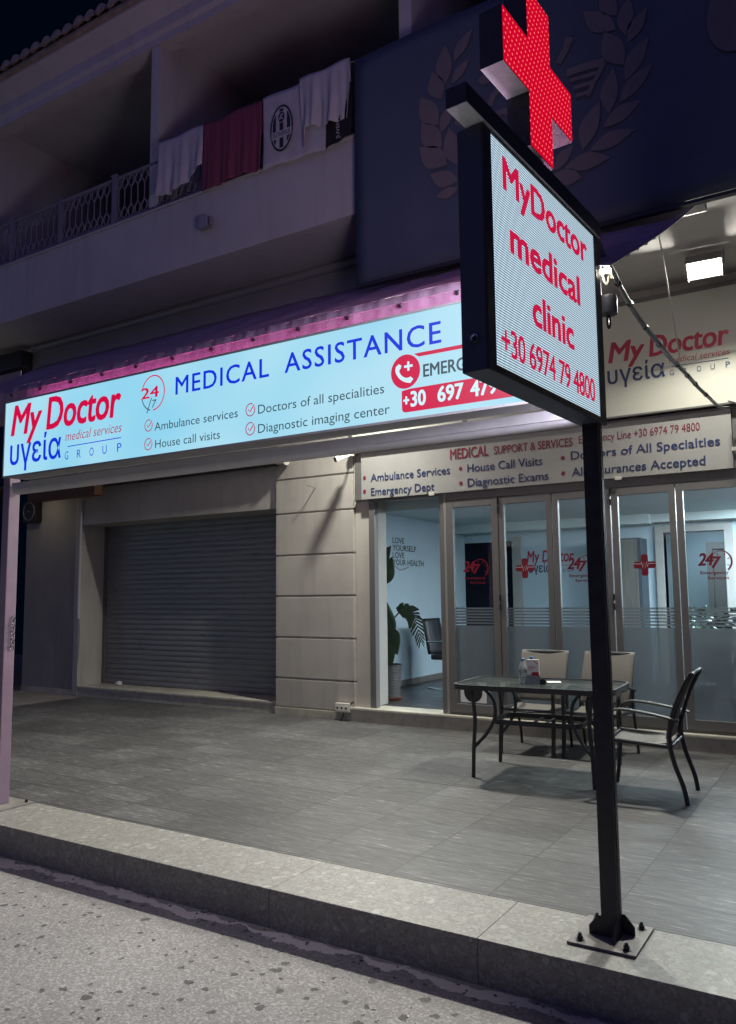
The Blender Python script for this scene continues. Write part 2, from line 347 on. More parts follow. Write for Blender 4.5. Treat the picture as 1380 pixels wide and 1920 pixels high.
def lit_face():
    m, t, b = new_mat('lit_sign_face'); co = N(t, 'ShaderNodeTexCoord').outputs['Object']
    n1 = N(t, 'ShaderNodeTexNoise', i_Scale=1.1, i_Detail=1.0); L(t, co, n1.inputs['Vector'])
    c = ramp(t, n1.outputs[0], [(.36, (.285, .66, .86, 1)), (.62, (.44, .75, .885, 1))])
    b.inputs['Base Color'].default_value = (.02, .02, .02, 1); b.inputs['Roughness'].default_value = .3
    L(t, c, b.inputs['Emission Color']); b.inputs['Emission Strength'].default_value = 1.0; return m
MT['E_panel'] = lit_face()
MT['E_red'] = glow('lit_sign_red', (.63, .0, .052), 1.0)
MT['E_blue'] = glow('lit_sign_blue', (.0, .028, .70), 1.0)
MT['E_white'] = glow('lit_sign_white', (.62, .90, 1.0), 1.0)
MT['E_dark'] = glow('lit_sign_dark', (.035, .075, .095), 1.0)
MT['E_maroon'] = glow('lit_sign_maroon', (.42, .02, .06), 1.0)
MT['flood_lens'] = glow('flood_lens', (.98, .965, .88), FLOOD)
MT['flood_lens_left'] = glow('left_flood_lens', (.98, .965, .88), FLOOD*1.45)
MT['flood_lens_small'] = glow('small_flood_lens', (1.0, .95, .80), FLOOD2)
MT['pink_strip'] = glow('pink_led_strip', (1.0, .17, .52), 15.0)
MT['downlight'] = glow('warm_downlight', (1.0, .86, .62), 45.0)
MT['cool_lamp'] = glow('cool_ceiling_lamp', (.78, .90, .98), 130.0)
MT['shop_window'] = glow('far_lit_window', (.55, .80, 1.0), 3.0)
MT['led_white'] = led_mat('led_white_dots', (.98, 1.2, 1.2), (.03, .11, .30), .86, .0105, .0105, False, .30, .44)
MT['led_red'] = led_mat('led_red_dots', (.85, .005, .03), (.30, .01, .08), 1.0, .0105, .0105, False, .30, .46)
MT['led_rear_fill'] = glow('led_rear_fill_glow', (.86, .84, 1.0), 18.0)  # unseen rear of the box, made far brighter than the front as fill
MT['cross_red'] = led_mat('cross_red_dots', (1.4, .26, .24), (.62, .001, .022), 1.0, .030, .030, True, .07, .20)
MT['cross_rear_fill'] = glow('cross_rear_fill_glow', (1.0, .08, .34), 6.0)  # unseen rear of the cross, brightened as pink fill for its surroundings

# ------------------------------------------------------------------ mesh helpers
class MB:
    def __init__(s): s.v = []; s.f = []; s.m = []; s.uv = None
    def quad(s, a, b, c, d, m=0):
        i = len(s.v); s.v += [tuple(a), tuple(b), tuple(c), tuple(d)]; s.f.append((i, i+1, i+2, i+3)); s.m.append(m)
    def box(s, x0, x1, y0, y1, z0, z1, m=0, T=None):
        p = [(x, y, z) for z in (z0, z1) for y in (y0, y1) for x in (x0, x1)]
        if T: p = [T(*q) for q in p]
        i = len(s.v); s.v += [tuple(q) for q in p]
        for f in ((0, 2, 3, 1), (4, 5, 7, 6), (0, 1, 5, 4), (2, 6, 7, 3), (0, 4, 6, 2), (1, 3, 7, 5)):
            s.f.append(tuple(i+k for k in f)); s.m.append(m)
        return s
    def prism(s, pts, dvec, m=0, cap=True):
        """pts: 3-D polygon; extruded by dvec"""
        n = len(pts); i = len(s.v); d = Vector(dvec)
        s.v += [tuple(p) for p in pts]; s.v += [tuple(Vector(p)+d) for p in pts]
        if cap:
            s.f.append(tuple(i+k for k in range(n))[::-1]); s.m.append(m)
            s.f.append(tuple(i+n+k for k in range(n))); s.m.append(m)
        for k in range(n):
            j = (k+1) % n; s.f.append((i+k, i+j, i+n+j, i+n+k)); s.m.append(m)
        return s
    def tube(s, pts, r, n=8, m=0, flat=1.0, closed=False, side=None, caps=True):
        """tube along a polyline; r number or list; flat squeezes the second axis"""
        P = [Vector(p) for p in pts]; K = len(P); rs = r if isinstance(r, (list, tuple)) else [r]*K
        i0 = len(s.v); prev = None
        for k in range(K):
            if closed: t = (P[(k+1) % K]-P[k-1])
            else: t = P[min(k+1, K-1)]-P[max(k-1, 0)]
            t = t.normalized() if t.length > 1e-9 else Vector((0, 0, 1))
            if prev is None:
                a = Vector(side) if side else (Vector((0, 0, 1)) if abs(t.z) < .9 else Vector((1, 0, 0)))
                a = (a - t*a.dot(t)).normalized()
            else:
                a = (prev - t*prev.dot(t)).normalized()
            prev = a; b = t.cross(a)
            for q in range(n):
                an = 2*math.pi*q/n
                s.v.append(tuple(P[k]+a*math.cos(an)*rs[k]+b*math.sin(an)*rs[k]*flat))
        rng = K if closed else K-1
        for k in range(rng):
            for q in range(n):
                a0 = i0+k*n+q; a1 = i0+k*n+(q+1) % n; k2 = (k+1) % K
                s.f.append((a0, a1, i0+k2*n+(q+1) % n, i0+k2*n+q)); s.m.append(m)
        if not closed and caps:
            s.f.append(tuple(i0+q for q in range(n))[::-1]); s.m.append(m)
            s.f.append(tuple(i0+(K-1)*n+q for q in range(n))); s.m.append(m)
        return s
    def lathe(s, prof, c, n=20, m=0, cap=True):
        i0 = len(s.v); K = len(prof)
        for r, z in prof:
            for q in range(n):
                an = 2*math.pi*q/n; s.v.append((c[0]+r*math.cos(an), c[1]+r*math.sin(an), c[2]+z))
        for k in range(K-1):
            for q in range(n):
                s.f.append((i0+k*n+q, i0+k*n+(q+1) % n, i0+(k+1)*n+(q+1) % n, i0+(k+1)*n+q)); s.m.append(m)
        if cap:
            s.f.append(tuple(i0+q for q in range(n))[::-1]); s.m.append(m)
            s.f.append(tuple(i0+(K-1)*n+q for q in range(n))); s.m.append(m)
        return s
    def grid(s, fn, nu, nv, m=0):
        i0 = len(s.v)
        for a in range(nu+1):
            for b in range(nv+1): s.v.append(tuple(fn(a/nu, b/nv)))
        for a in range(nu):
            for b in range(nv):
                p = i0+a*(nv+1)+b; s.f.append((p, p+nv+1, p+nv+2, p+1)); s.m.append(m)
        return s
    def add_mesh(s, me, T, m=0):
        i0 = len(s.v); s.v += [tuple(T(v.co)) for v in me.vertices]
        for p in me.polygons: s.f.append(tuple(i0+k for k in p.vertices)); s.m.append(m)
    def build(s, name, mats, parent=None, bevel=0, smooth=False, solid=0, seg=2, fix=True):
        mats = mats if isinstance(mats, (list, tuple)) else [mats]
        o = (0, 0, 0)
        if parent is not None: o = world_loc(parent)
        me = bpy.data.meshes.new(name)
        me.from_pydata([(x-o[0], y-o[1], z-o[2]) for x, y, z in s.v], [], s.f)
        for k in mats: me.materials.append(MT[k] if isinstance(k, str) else k)
        me.polygons.foreach_set('material_index', s.m)
        bm = bmesh.new(); bm.from_mesh(me)
        if fix: bmesh.ops.recalc_face_normals(bm, faces=bm.faces)
        if bevel:
            ed = [e for e in bm.edges if len(e.link_faces) == 2 and e.calc_face_angle(0) > .6]
            bmesh.ops.bevel(bm, geom=ed, offset=bevel, segments=seg, affect='EDGES', profile=.7, clamp_overlap=True)
        bm.to_mesh(me); bm.free()
        if smooth:
            me.polygons.foreach_set('use_smooth', [True]*len(me.polygons))
            try: me.set_sharp_from_angle(angle=R(38))
            except Exception: pass
        ob = bpy.data.objects.new(name, me); COL.objects.link(ob)
        if parent is not None: ob.parent = parent
        if solid:
            md = ob.modifiers.new('thickness', 'SOLIDIFY'); md.thickness = solid; md.offset = 0
        return ob
def build_each(mb, name, mats, parent=None, **k):
    """every connected piece becomes a part of its own"""
    p = list(range(len(mb.v)))
    def find(a):
        while p[a] != a: p[a] = p[p[a]]; a = p[a]
        return a
    for f in mb.f:
        for q in f[1:]: p[find(q)] = find(f[0])
    gr = {}
    for f, m_ in zip(mb.f, mb.m): gr.setdefault(find(f[0]), []).append((f, m_))
    out_ = []
    for fs in gr.values():
        n_ = MB(); ids = {}
        for f, m_ in fs:
            g_ = []
            for q in f:
                if q not in ids: ids[q] = len(n_.v); n_.v.append(mb.v[q])
                g_.append(ids[q])
            n_.f.append(tuple(g_)); n_.m.append(m_)
        out_.append(n_.build(name, mats, parent, **k))
    return out_
def world_loc(o):
    v = Vector((0, 0, 0))
    while o is not None:
        v += o.location; o = o.parent
    return v
def tag(o, label=None, cat=None, group=None, kind=None):
    if label: o['label'] = label
    if cat: o['category'] = cat
    if group: o['group'] = group
    if kind: o['kind'] = kind
    return o
def thing(name, label, cat, loc=(0, 0, 0), group=None):
    o = bpy.data.objects.new(name, None); COL.objects.link(o); o.location = loc; o.empty_display_size = .1
    return tag(o, label, cat, group)
def copy_tree(o, parent=None):
    c = o.copy(); COL.objects.link(c)
    if parent is not None: c.parent = parent
    for ch in list(o.children): copy_tree(ch, c)
    return c
def plane_y(y, n=.003):      # facade-parallel plane facing the street
    return lambda u, v, d=0.0: Vector((u, y-n-d, v))

# ---- lettering: built-in font, fitted to measured width and cap height
_cap = {}
def text_raw(body, off=0.0, shear=0.0, sp=1.0):
    cu = bpy.data.curves.new('t', 'FONT'); cu.body = body; cu.size = 1.0; cu.offset = off; cu.shear = shear; cu.space_character = sp
    cu.resolution_u = 3; cu.fill_mode = 'FRONT'
    ob = bpy.data.objects.new('t', cu); COL.objects.link(ob)
    bpy.context.view_layer.update()
    dg = bpy.context.evaluated_depsgraph_get()
    me = bpy.data.meshes.new_from_object(ob.evaluated_get(dg))
    bpy.data.objects.remove(ob); bpy.data.curves.remove(cu)
    return me
def cap_h():
    if 'h' not in _cap:
        me = text_raw('H'); _cap['h'] = max(v.co.y for v in me.vertices)
        me = text_raw('x'); _cap['x'] = max(v.co.y for v in me.vertices)
    return _cap['h']
def text(mb, P, body, x0, x1, z, h, m=0, off=0.0, shear=0.0, sp=1.0, d=0.0, xh=False, mirror=False):
    """off > 0 thickens the strokes (share of the letter size)"""
    me = text_raw(body, min(off, 0.0), shear, sp)
    xs = [v.co.x for v in me.vertices]
    if not xs: return
    a, b = min(xs), max(xs); ch = cap_h(); ch = _cap['x'] if xh else ch
    o = max(off, 0.0); sx = (x1-x0)/(b-a+2*o); sz = h/(ch+1.2*o)
    offs = [(0, 0)] if o == 0 else [(0, 0), (o, 0), (-o, 0), (.7*o, .6*o), (-.7*o, .6*o), (.7*o, -.6*o), (-.7*o, -.6*o)]
    if o > .022: offs += [(.5*o, 0), (-.5*o, 0)]
    for k, (ox, oz) in enumerate(offs):
        dd = d+.00012*k
        if mirror: mb.add_mesh(me, lambda c: P(x1-(c.x+ox+o-a)*sx, z+(c.y+oz+.6*o)*sz, dd), m)
        else: mb.add_mesh(me, lambda c: P(x0+(c.x+ox+o-a)*sx, z+(c.y+oz+.6*o)*sz, dd), m)
    bpy.data.meshes.remove(me)
def disc(mb, P, cx, cz, rx, rz, m=0, d=0.0, n=28):
    mb.v += [tuple(P(cx+rx*math.cos(2*math.pi*k/n), cz+rz*math.sin(2*math.pi*k/n), d)) for k in range(n)]
    i = len(mb.v)-n; mb.f.append(tuple(range(i, i+n))); mb.m.append(m)
def poly(mb, P, pts, m=0, d=0.0):
    i = len(mb.v); mb.v += [tuple(P(a, b, d)) for a, b in pts]; mb.f.append(tuple(range(i, i+len(pts)))); mb.m.append(m)
def stroke(mb, P, pts, wd, m=0, d=0.0):
    ws = wd if isinstance(wd, (list, tuple)) else [wd]*len(pts)
    Lf, Rg = [], []
    for k in range(len(pts)):
        a = Vector(pts[max(k-1, 0)]); b = Vector(pts[min(k+1, len(pts)-1)]); t = (b-a).normalized(); nn = Vector((-t.y, t.x))
        p = Vector(pts[k]); Lf.append(p+nn*ws[k]/2); Rg.append(p-nn*ws[k]/2)
    for k in range(len(pts)-1):
        poly(mb, P, [Lf[k], Lf[k+1], Rg[k+1], Rg[k]], m, d)
def arc(cx, cz, rx, rz, a0, a1, n=24):
    return [(cx+rx*math.cos(R(a0+(a1-a0)*k/n)), cz+rz*math.sin(R(a0+(a1-a0)*k/n))) for k in range(n+1)]
def rrect(x0, x1, y0, y1, r, n=6):
    p = []
    for cx, cy, a in ((x1-r, y1-r, 0), (x0+r, y1-r, 90), (x0+r, y0+r, 180), (x1-r, y0+r, 270)):
        for k in range(n+1): p.append((cx+r*math.cos(R(a+90*k/n)), cy+r*math.sin(R(a+90*k/n))))
    return p
def smooth_path(pts, n=6):
    P = [Vector(p) for p in pts]; o = []
    for i in range(len(P)-1):
        p0, p1, p2, p3 = P[max(i-1, 0)], P[i], P[i+1], P[min(i+2, len(P)-1)]
        for k in range(n):
            t = k/n
            o.append(.5*((2*p1)+(p2-p0)*t+(2*p0-5*p1+4*p2-p3)*t*t+(3*p1-p0-3*p2+p3)*t**3))
    o.append(P[-1]); return o

# ================================================================== SETTING
def struct(name, mb, mats, **k): return tag(mb.build(name, mats, **k), kind='structure')
m = MB()
m.quad((-80, -60, -.2), (60, -60, -.2), (60, 3.464, -.2), (-80, 3.464, -.2)); struct('road', m, 'road')
m = MB(); m.box(-10.62, 8, 3.967, 8.62, -.25, 0); struct('terrace_floor', m, 'tile')
m = MB(); m.box(-40, -10.622, 3.967, 14, -.25, -.006); struct('passage_floor', m, 'passage')
m = MB()
xs = [-16.0 - .012]
x = -16.0
k = -13
while x < 8:
    x1 = x+1.207
    m.box(x+.0010, x1-.0010, 3.464, 3.9655, -.26, 0.0)
    x = x1
# joints seen at X = -4.02, -2.82, -1.60
off = -4.02 - (-16.0 + 1.207*round((-4.02+16)/1.207))
m.v = [(a+off, b, c) for a, b, c in m.v]
struct('kerb', m, 'kerb', bevel=.006, seg=2)

# ================================================================== BUILDING
B = thing('shop_building', 'two storey rendered building with a roller shutter, glazed clinic front, balcony and tiled eaves', 'building', (-6, 8.5, 0))
m = MB()   # pier between shutter and clinic, with grooved courses
zs = [0.1, .475, 1.005, 1.545, 2.085, 2.645, 3.11, 3.65, 4.2, 4.75]
for a, b in zip(zs[:-1], zs[1:]):
    m.box(-6.755, -5.505, 8.455, 9.2, a+.011, b-.011)
m.box(-6.74, -5.52, 8.475, 9.19, .10, 4.75)
m.build('pier', 'stucco', B, bevel=.007)
m = MB(); m.box(-6.76, -5.515, 8.44, 8.6, 0.0, .098); m.build('plinth', 'marble', B, bevel=.004)
m = MB()   # lintel wall over the shutter and the reveals
m.box(-10.83, -6.757, 8.5, 9.3, 2.735, 4.75)
m.box(-10.96, -10.832, 8.5, 9.3, .0, 4.75)
m.build('shutter_wall', 'stucco_dark', B, bevel=.006)
m = MB(); m.box(-12.3, -10.962, 8.53, 9.3, 0, 4.75); m.build('side_wall', 'stucco_shaded', B)
m = MB(); m.box(-12.3, -10.97, 8.515, 8.528, -.004, .085); m.build('skirting', 'marble', B)
m = MB()   # shutter curtain: convex slats
n = 33; z0 = .155; hh = (2.80-z0)/n
def slat(u, v):
    k = min(int(v*n), n-1); t = v*n-k
    return (-10.86+u*4.16, 9.0-.012*math.sin(math.pi*min(1, t/.86))**.6 if t < .86 else 9.004, z0+v*(2.80-z0))
i0 = len(m.v); rows = []
for k in range(n):
    for t, dy in ((0, 0), (.08, -.0035), (.3, -.0048), (.5, -.0052), (.7, -.0048), (.90, -.0032), (.93, .003), (.985, .003)):
        rows.append((z0+(k+t)*hh, 9.0+dy))
for z, y in rows: m.v += [(-10.86, y, z), (-6.70, y, z)]
for k in range(len(rows)-1): m.f.append((2*k, 2*k+1, 2*k+3, 2*k+2)); m.m.append(0)
m.build('roller_shutter', 'shutter', B, smooth=True, fix=False)
m = MB(); m.box(-10.83, -10.77, 8.975, 9.03, .15, 2.8); m.box(-6.80, -6.745, 8.975, 9.03, .15, 2.8); build_each(m, 'shutter_guide', 'grey_alu', B)
m = MB(); m.box(-10.86, -6.76, 8.50, 9.2, .115, .152); m.build('shutter_sill', 'marble', B, bevel=.008)
m = MB()
x = -10.84
for wd in (1.3, 1.36, 1.40): m.box(x, x+wd-.003, 8.512, 9.0, 0, .113); x += wd
build_each(m, 'sill_riser', 'marble', B)
# conduit at the corner
m = MB(); m.tube([(-10.80, 8.47, 3.12), (-10.80, 8.47, 1.22)], .024, 8); m.build('drain_pipe', 'white_steel', B, smooth=True)
m = MB(); m.tube([(-10.78, 8.475, 1.22), (-10.775, 8.48, .9), (-10.80, 8.475, .5)], .011, 6); m.build('earth_cable', 'cable_grey', B, smooth=True)
# clinic front: wall strip beside the door, step, head band
m = MB(); m.box(-5.503, -5.285, 8.50, 8.9, .172, 2.76); m.box(-.30, 4.0, 8.5, 8.9, 0.172, 2.76); m.box(-5.5, 4.0, 8.53, 8.9, 2.766, 4.75)
m.build('clinic_wall', 'stucco', B, bevel=.005)
m = MB(); m.box(-5.55, 4.0, 8.395, 8.75, .135, .170); m.build('clinic_step', 'marble', B, bevel=.01)
m = MB(); x = -5.535
for wd in (1.05, 1.5, 1.3, .62, 1.2, 1.4, 1.4): m.box(x, x+wd-.003, 8.412, 8.7, 0, .133); x += wd
build_each(m, 'step_riser', 'marble', B)
# soffit of the balcony, parapet, upper floor
m = MB(); m.box(-20, 8, 6.2, 8.7, 4.752, 4.95); m.build('balcony_soffit', 'white_paint', B)
m = MB(); m.box(-20, 8, 5.521, 6.199, 4.754, 4.95); m.build('balcony_underside', 'balcony', B)
m = MB(); m.box(-20, 8, 5.40, 5.52, 4.75, 5.43); m.box(-20, 8, 5.385, 5.54, 5.43, 5.455); m.build('balcony_parapet', 'balcony', B, bevel=.01)
m = MB(); m.box(-20, 8, 8.4, 8.7, 4.95, 7.45); m.build('upper_wall', 'balcony', B)
m = MB(); m.box(-20, 8, 5.6, 8.7, 7.45, 7.6); m.build('upper_ceiling', 'balcony', B)
m = MB()
for xa in (-9.05, -6.02, -3.05, .05): m.prism([(xa, 5.45, 4.95), (xa, 8.4, 4.95), (xa, 8.4, 7.449), (xa, 5.63, 7.449), (xa, 5.63, 7.279), (xa, 5.45, 7.279)], (.12, 0, 0))
build_each(m, 'balcony_partition', 'balcony', B, bevel=.006)
m = MB()   # eaves beam with its mouldings
prof = [(5.62, 7.28), (5.44, 7.28), (5.44, 7.36), (5.41, 7.40), (5.41, 7.52), (5.37, 7.56), (5.33, 7.60), (5.27, 7.66), (5.27, 7.69), (5.62, 7.69)]
m.prism([(-20, y, z) for y, z in prof], (28, 0, 0)); m.build('eaves_beam', 'balcony', B)
m = MB()   # dark shutters and doors at the back of the upper balcony
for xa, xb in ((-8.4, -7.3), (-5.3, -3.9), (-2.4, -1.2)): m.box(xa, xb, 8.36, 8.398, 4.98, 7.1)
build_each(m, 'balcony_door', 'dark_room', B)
rf = MB(); rf.box(-20, 8, 5.22, 8.8, 7.692, 7.73, 0)
rf.build('roof_deck', 'roof', B)
m = MB()
for i in range(150):                                       # rows of half-round clay tiles running up the slope
    cx = -20+.1845*i+.03
    if cx > 2: break
    jx = random.uniform(-.008, .008); jz = random.uniform(-.006, .006)
    r0, r1 = .082, .070
    for seg in range(3):
        ya, yb = 5.17+seg*.36, 5.17+seg*.36+.42
        za = 7.735+seg*.115+.012*seg; zb = za+.13
        for (yy, zz, rr) in ((ya, za, r0), (yb, zb, r1)):
            for q in range(9):
                an = math.pi*q/8; m.v.append((cx+jx+rr*math.cos(an), yy, zz+jz+rr*math.sin(an)))
        i1 = len(m.v)-18
        for q in range(8): m.f.append((i1+q, i1+q+1, i1+9+q+1, i1+9+q)); m.m.append(0)
        m.f.append(tuple(i1+q for q in range(9))); m.m.append(0)
m.build('roof_tile', 'roof', B, smooth=True)

# balcony railing
RZ0, RZ1 = 5.50, 5.985
m = MB()
posts = [-9.20, -8.32, -7.43, -6.54, -5.66, -4.77, -3.88]
for px in posts:
    m = MB(); m.box(px-.03, px+.03, 5.43, 5.49, 5.455, 6.01); m.box(px-.038, px+.038, 5.422, 5.498, 6.01, 6.03)
    m.build('railing_post', 'iron', B, bevel=.004)
m = MB(); m.tube([(-10, 5.46, 5.99), (-3.5, 5.46, 5.99)], .020, 8); m.tube([(-10, 5.46, 5.51), (-3.5, 5.46, 5.51)], .017, 8); build_each(m, 'hand_rail', 'iron', B, smooth=True)
m = MB()
for pa, pb in zip(posts[:-1], posts[1:]):
    nb = 8; st = (pb-pa-.08)/nb
    for k in range(nb+1):
        xx = pa+.04+k*st; m.tube([(xx, 5.46, 5.66), (xx, 5.46, 5.84)], .0075, 5)
        if k < nb:
            for zc, s in ((5.585, 1), (5.915, -1)):
                for sgn in (1, -1):
                    pts = [(xx+st/2-sgn*st/2, 5.46, zc-s*.072), (xx+st/2-sgn*st*.16, 5.46, zc-s*.03), (xx+st/2+sgn*st*.16, 5.46, zc+s*.03), (xx+st/2+sgn*st/2, 5.46, zc+s*.075)]
                    m.tube(pts, .008, 5)
                m.tube([(xx+st/2+.017*math.cos(a*.785), 5.46, zc+.017*math.sin(a*.785)) for a in range(8)], .006, 4, closed=True)
m.build('railing_scrollwork', 'iron', B, smooth=True)
# square wall light on the parapet
wl = MB(); wl.box(-5.215, -5.10, 5.335, 5.40, 5.045, 5.16); wl.prism([(-5.09, 5.40, 5.16), (-5.03, 5.325, 5.12), (-5.03, 5.325, 5.04), (-5.09, 5.40, 5.05)], (-.03, 0, 0))
wl = wl.build('wall_box_light', 'sign_metal', bevel=.006); tag(wl, 'small square wall light on the balcony parapet, unlit', 'wall light')

# ------------------------------------------------------------ glazed front
F = 8.5
m = MB()   # outer frame of the door opening and the head
m.box(-5.283, -5.20, F-.03, F+.06, .172, 2.715); m.box(-4.292, -4.235, F-.03, F+.06, .172, 2.715); m.box(-5.283, -4.235, F-.03, F+.06, 2.717, 2.768)
m.box(-4.198, -.31, F-.03, F+.06, 2.655, 2.762); m.box(-4.20, -.31, F-.02, F+.05, .172, .196)
m.build('door_frame', 'grey_alu', B, bevel=.004)
m = MB(); m.box(-4.232, -4.20, F-.035, F+.05, .172, 2.76); m.build('mullion', 'grey_alu_light', B, bevel=.004)
def w247(mb, P, cx, cz, mi):
    text(mb, P, '24', cx-.105, cx+.045, cz-.02, .125, mi, off=.035, shear=.22, sp=.88)
    text(mb, P, '7', cx+.020, cx+.115, cz-.045, .115, mi, off=.035, shear=.22)
    text(mb, P, 'Emergency', cx-.085, cx+.175, cz-.105, .031, mi, off=.03, sp=1.05)
    text(mb, P, 'Services', cx-.02, cx+.178, cz-.158, .031, mi, off=.03, sp=1.05)
    a = arc(cx+.11, cz+.018, .098, .105, 140, -52, 26); stroke(mb, P, a, [.004+.014*min(1, k/18) for k in range(27)], mi)
    for an in (112, 62, 20, -28):
        stroke(mb, P, [(cx+.11+.062*math.cos(R(an)), cz+.018+.066*math.sin(R(an))), (cx+.11+.085*math.cos(R(an)), cz+.018+.09*math.sin(R(an)))], .008, mi)
def cross_decal(mb, P, cx, cz):
    a, b = .111, .035
    out = []
    for sx, sz, fl in ((1, 1, 0), (-1, 1, 1), (-1, -1, 0), (1, -1, 1)):
        pts = [(a, b), (b, b), (b, a)]
        if fl: pts = pts[::-1]
        out += [(cx+sx*p, cz+sz*q) for p, q in pts]
    # rounded arm ends
    R1 = []
    n = len(out)
    for k in range(n):
        p0, p1, p2 = Vector(out[k-1]), Vector(out[k]), Vector(out[(k+1) % n])
        inner = (abs(p1.x-cx) < .04 and abs(p1.y-cz) < .04)
        if inner: R1.append(p1); continue
        for t in range(5):
            q = t/4; a0 = p1+(p0-p1).normalized()*.026; a1 = p1+(p2-p1).normalized()*.026
            R1.append((1-q)**2*a0+2*q*(1-q)*p1+q*q*a1)
    poly(mb, P, [(p.x, p.y) for p in R1], 0)
    e = [(-.11, .012), (-.04, .012), (-.03, .03), (-.018, -.035), (-.004, .025), (.006, -.03), (.022, .032), (.03, -.02), (.038, .012), (.11, .012)]
    stroke(mb, P, [(cx+x_, cz+z_) for x_, z_ in e], .006, 1, .001)
leaves = [(-4.198, -3.545, '247'), (-3.535, -2.915, 'cross'), (-2.903, -2.272, '247'), (-2.255, -1.617, 'cross'), (-1.605, -.96, '247'), (-.95, -.315, 'cross')]
for i, (xa, xb, dec) in enumerate(leaves):
    st = .085 if i == 0 else .065
    m = MB()
    m.box(xa, xa+st, F-.035, F+.02, .20, 2.648); m.box(xb-st+.005, xb, F-.035, F+.02, .20, 2.648)
    m.box(xa+st, xb-st+.005, F-.035, F+.02, 2.565, 2.648); m.box(xa+st, xb-st+.005, F-.035, F+.02, .20, .298)
    D = m.build('folding_door', 'grey_alu', B, bevel=.004)
    ga, gb = xa+st, xb-st+.005
    p = MB(); p.quad((ga, F, .298), (gb, F, .298), (gb, F, 2.565), (ga, F, 2.565)); p.build('pane', 'glass', D, fix=False)
    f = MB(); PF = plane_y(F-.001)
    poly(f, PF, [(ga, .298), (gb, .298), (gb, 1.19), (ga, 1.19)], 0)
    for k in range(6): poly(f, PF, [(ga, 1.205+.0335*k), (gb, 1.205+.0335*k), (gb, 1.2265+.0335*k), (ga, 1.2265+.0335*k)], 0)
    f.build('frosted_film', 'frost', D, fix=False)
    d = MB(); PD = plane_y(F-.003)
    cx = (ga+gb)/2
    if dec == '247': w247(d, PD, {0: -3.90, 2: -2.66, 4: -1.33}[i], 1.825, 0)
    else: cross_decal(d, PD, {1: -3.247, 3: -1.949, 5: -.63}[i], 1.83)
    d.build('decal', ['decal_red', 'decal_white'], D)
    if i in (0, 2, 4):
        h = MB()
        for zc in (2.55, 1.45, .5):
            for dz in (-.05, .05): h.tube([(xb+.006, F-.042, zc+dz-.035), (xb+.006, F-.042, zc+dz+.035)], .011, 8)
        build_each(h, 'hinge', 'plastic_black', D, smooth=True)
    if i == 0:
        s = MB(); poly(s, PD, [(-4.075, .315), (-3.75, .315), (-3.75, .55), (-4.075, .55)], 0); disc(s, PD, -3.915, .435, .115, .115, 1, .001)
        poly(s, PD, [(-3.965, .50), (-3.865, .50), (-3.865, .512), (-3.965, .512)], 0, .002); s.build('sticker', ['paper', 'ink_black'], D)

# ------------------------------------------------------------ clinic room
m = MB(); m.box(-6.2, 4, 8.76, 15.5, .10, .168); m.build('room_floor', 'floor_in', B)
m = MB(); m.box(-6.3, -6.1, 8.9, 13.0, .168, 2.75); m.build('room_side_wall', 'wall_blue', B)
m = MB()
m.box(-6.3, -6.1, 13.0, 13.2, .168, 2.75); m.box(-5.05, -2.68, 13, 13.2, .168, 2.75); m.box(-6.1, -5.05, 13, 13.2, 2.45, 2.75); m.box(-2.68, -1.80, 13, 13.2, 2.48, 2.75); m.box(-1.80, 4, 13, 13.2, .168, 2.75)
m.box(3.8, 4.0, 8.9, 13, .168, 2.75); m.box(-4.3, 2, 15.3, 15.5, .168, 2.75); m.box(-6.1, 4, 8.9, 8.94, 2.63, 2.75)
m.build('room_back_wall', 'wall_blue', B)
m = MB(); m.box(-6.3, 4, 8.9, 15.5, 2.752, 2.9); m.build('room_ceiling', 'ceil_in', B)
m = MB(); m.box(-6.1, -2.8, 12.6, 13.0, 2.60, 2.748); m.box(-2.8, 4, 12.7, 13, 2.62, 2.748); m.build('room_cornice', 'ceil_in', B)
m = MB(); m.box(-6.1, -6.085, 8.95, 13, .168, .26); m.build('room_skirting', 'cabinet', B)
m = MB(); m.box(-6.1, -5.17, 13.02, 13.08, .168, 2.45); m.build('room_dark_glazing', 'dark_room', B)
m = MB(); m.box(-5.17, -5.02, 12.93, 13.1, .168, 2.52); m.build('room_pilaster', 'door_in', B)
m = MB()
for a, b, c, d in ((-2.80, -2.68, .168, 2.58), (-1.80, -1.68, .168, 2.58)): m.box(a, b, 12.95, 13.22, c, d)
m.box(-2.68, -1.80, 12.95, 13.22, 2.47, 2.58); m.build('room_door_casing', 'door_in', B, bevel=.006)
m = MB(); m.box(-2.42, -2.32, 15.22, 15.3, .168, 2.42); m.box(-1.5, -1.4, 15.22, 15.3, .168, 2.42); m.box(-2.32, -1.5, 15.22, 15.3, 2.3, 2.42); m.box(-2.32, -1.5, 15.26, 15.298, .168, 2.3); m.build('back_room_door', 'door_in', B, bevel=.005)
m = MB(); PW = lambda u, v, d=0.0: Vector((-6.1+.003+d, u, v))
text(m, PW, 'LOVE', 10.45, 10.81, 2.335, .088, 0, off=.012); text(m, PW, 'YOURSELF', 10.45, 11.19, 2.222, .088, 0, off=.012)
text(m, PW, 'LOVE', 10.45, 10.81, 2.11, .088, 0, off=.012); text(m, PW, 'YOUR HEALTH', 10.45, 11.44, 2.0, .088, 0, off=.012)
stroke(m, PW, smooth_path([(10.36, 1.965), (10.5, 1.985), (10.65, 1.93), (10.8, 1.945), (10.95, 1.98)], 5), .012, 1)
m.build('wall_lettering', ['ink_black', 'ink_maroon'], B)
m = MB(); PB = plane_y(13.0)
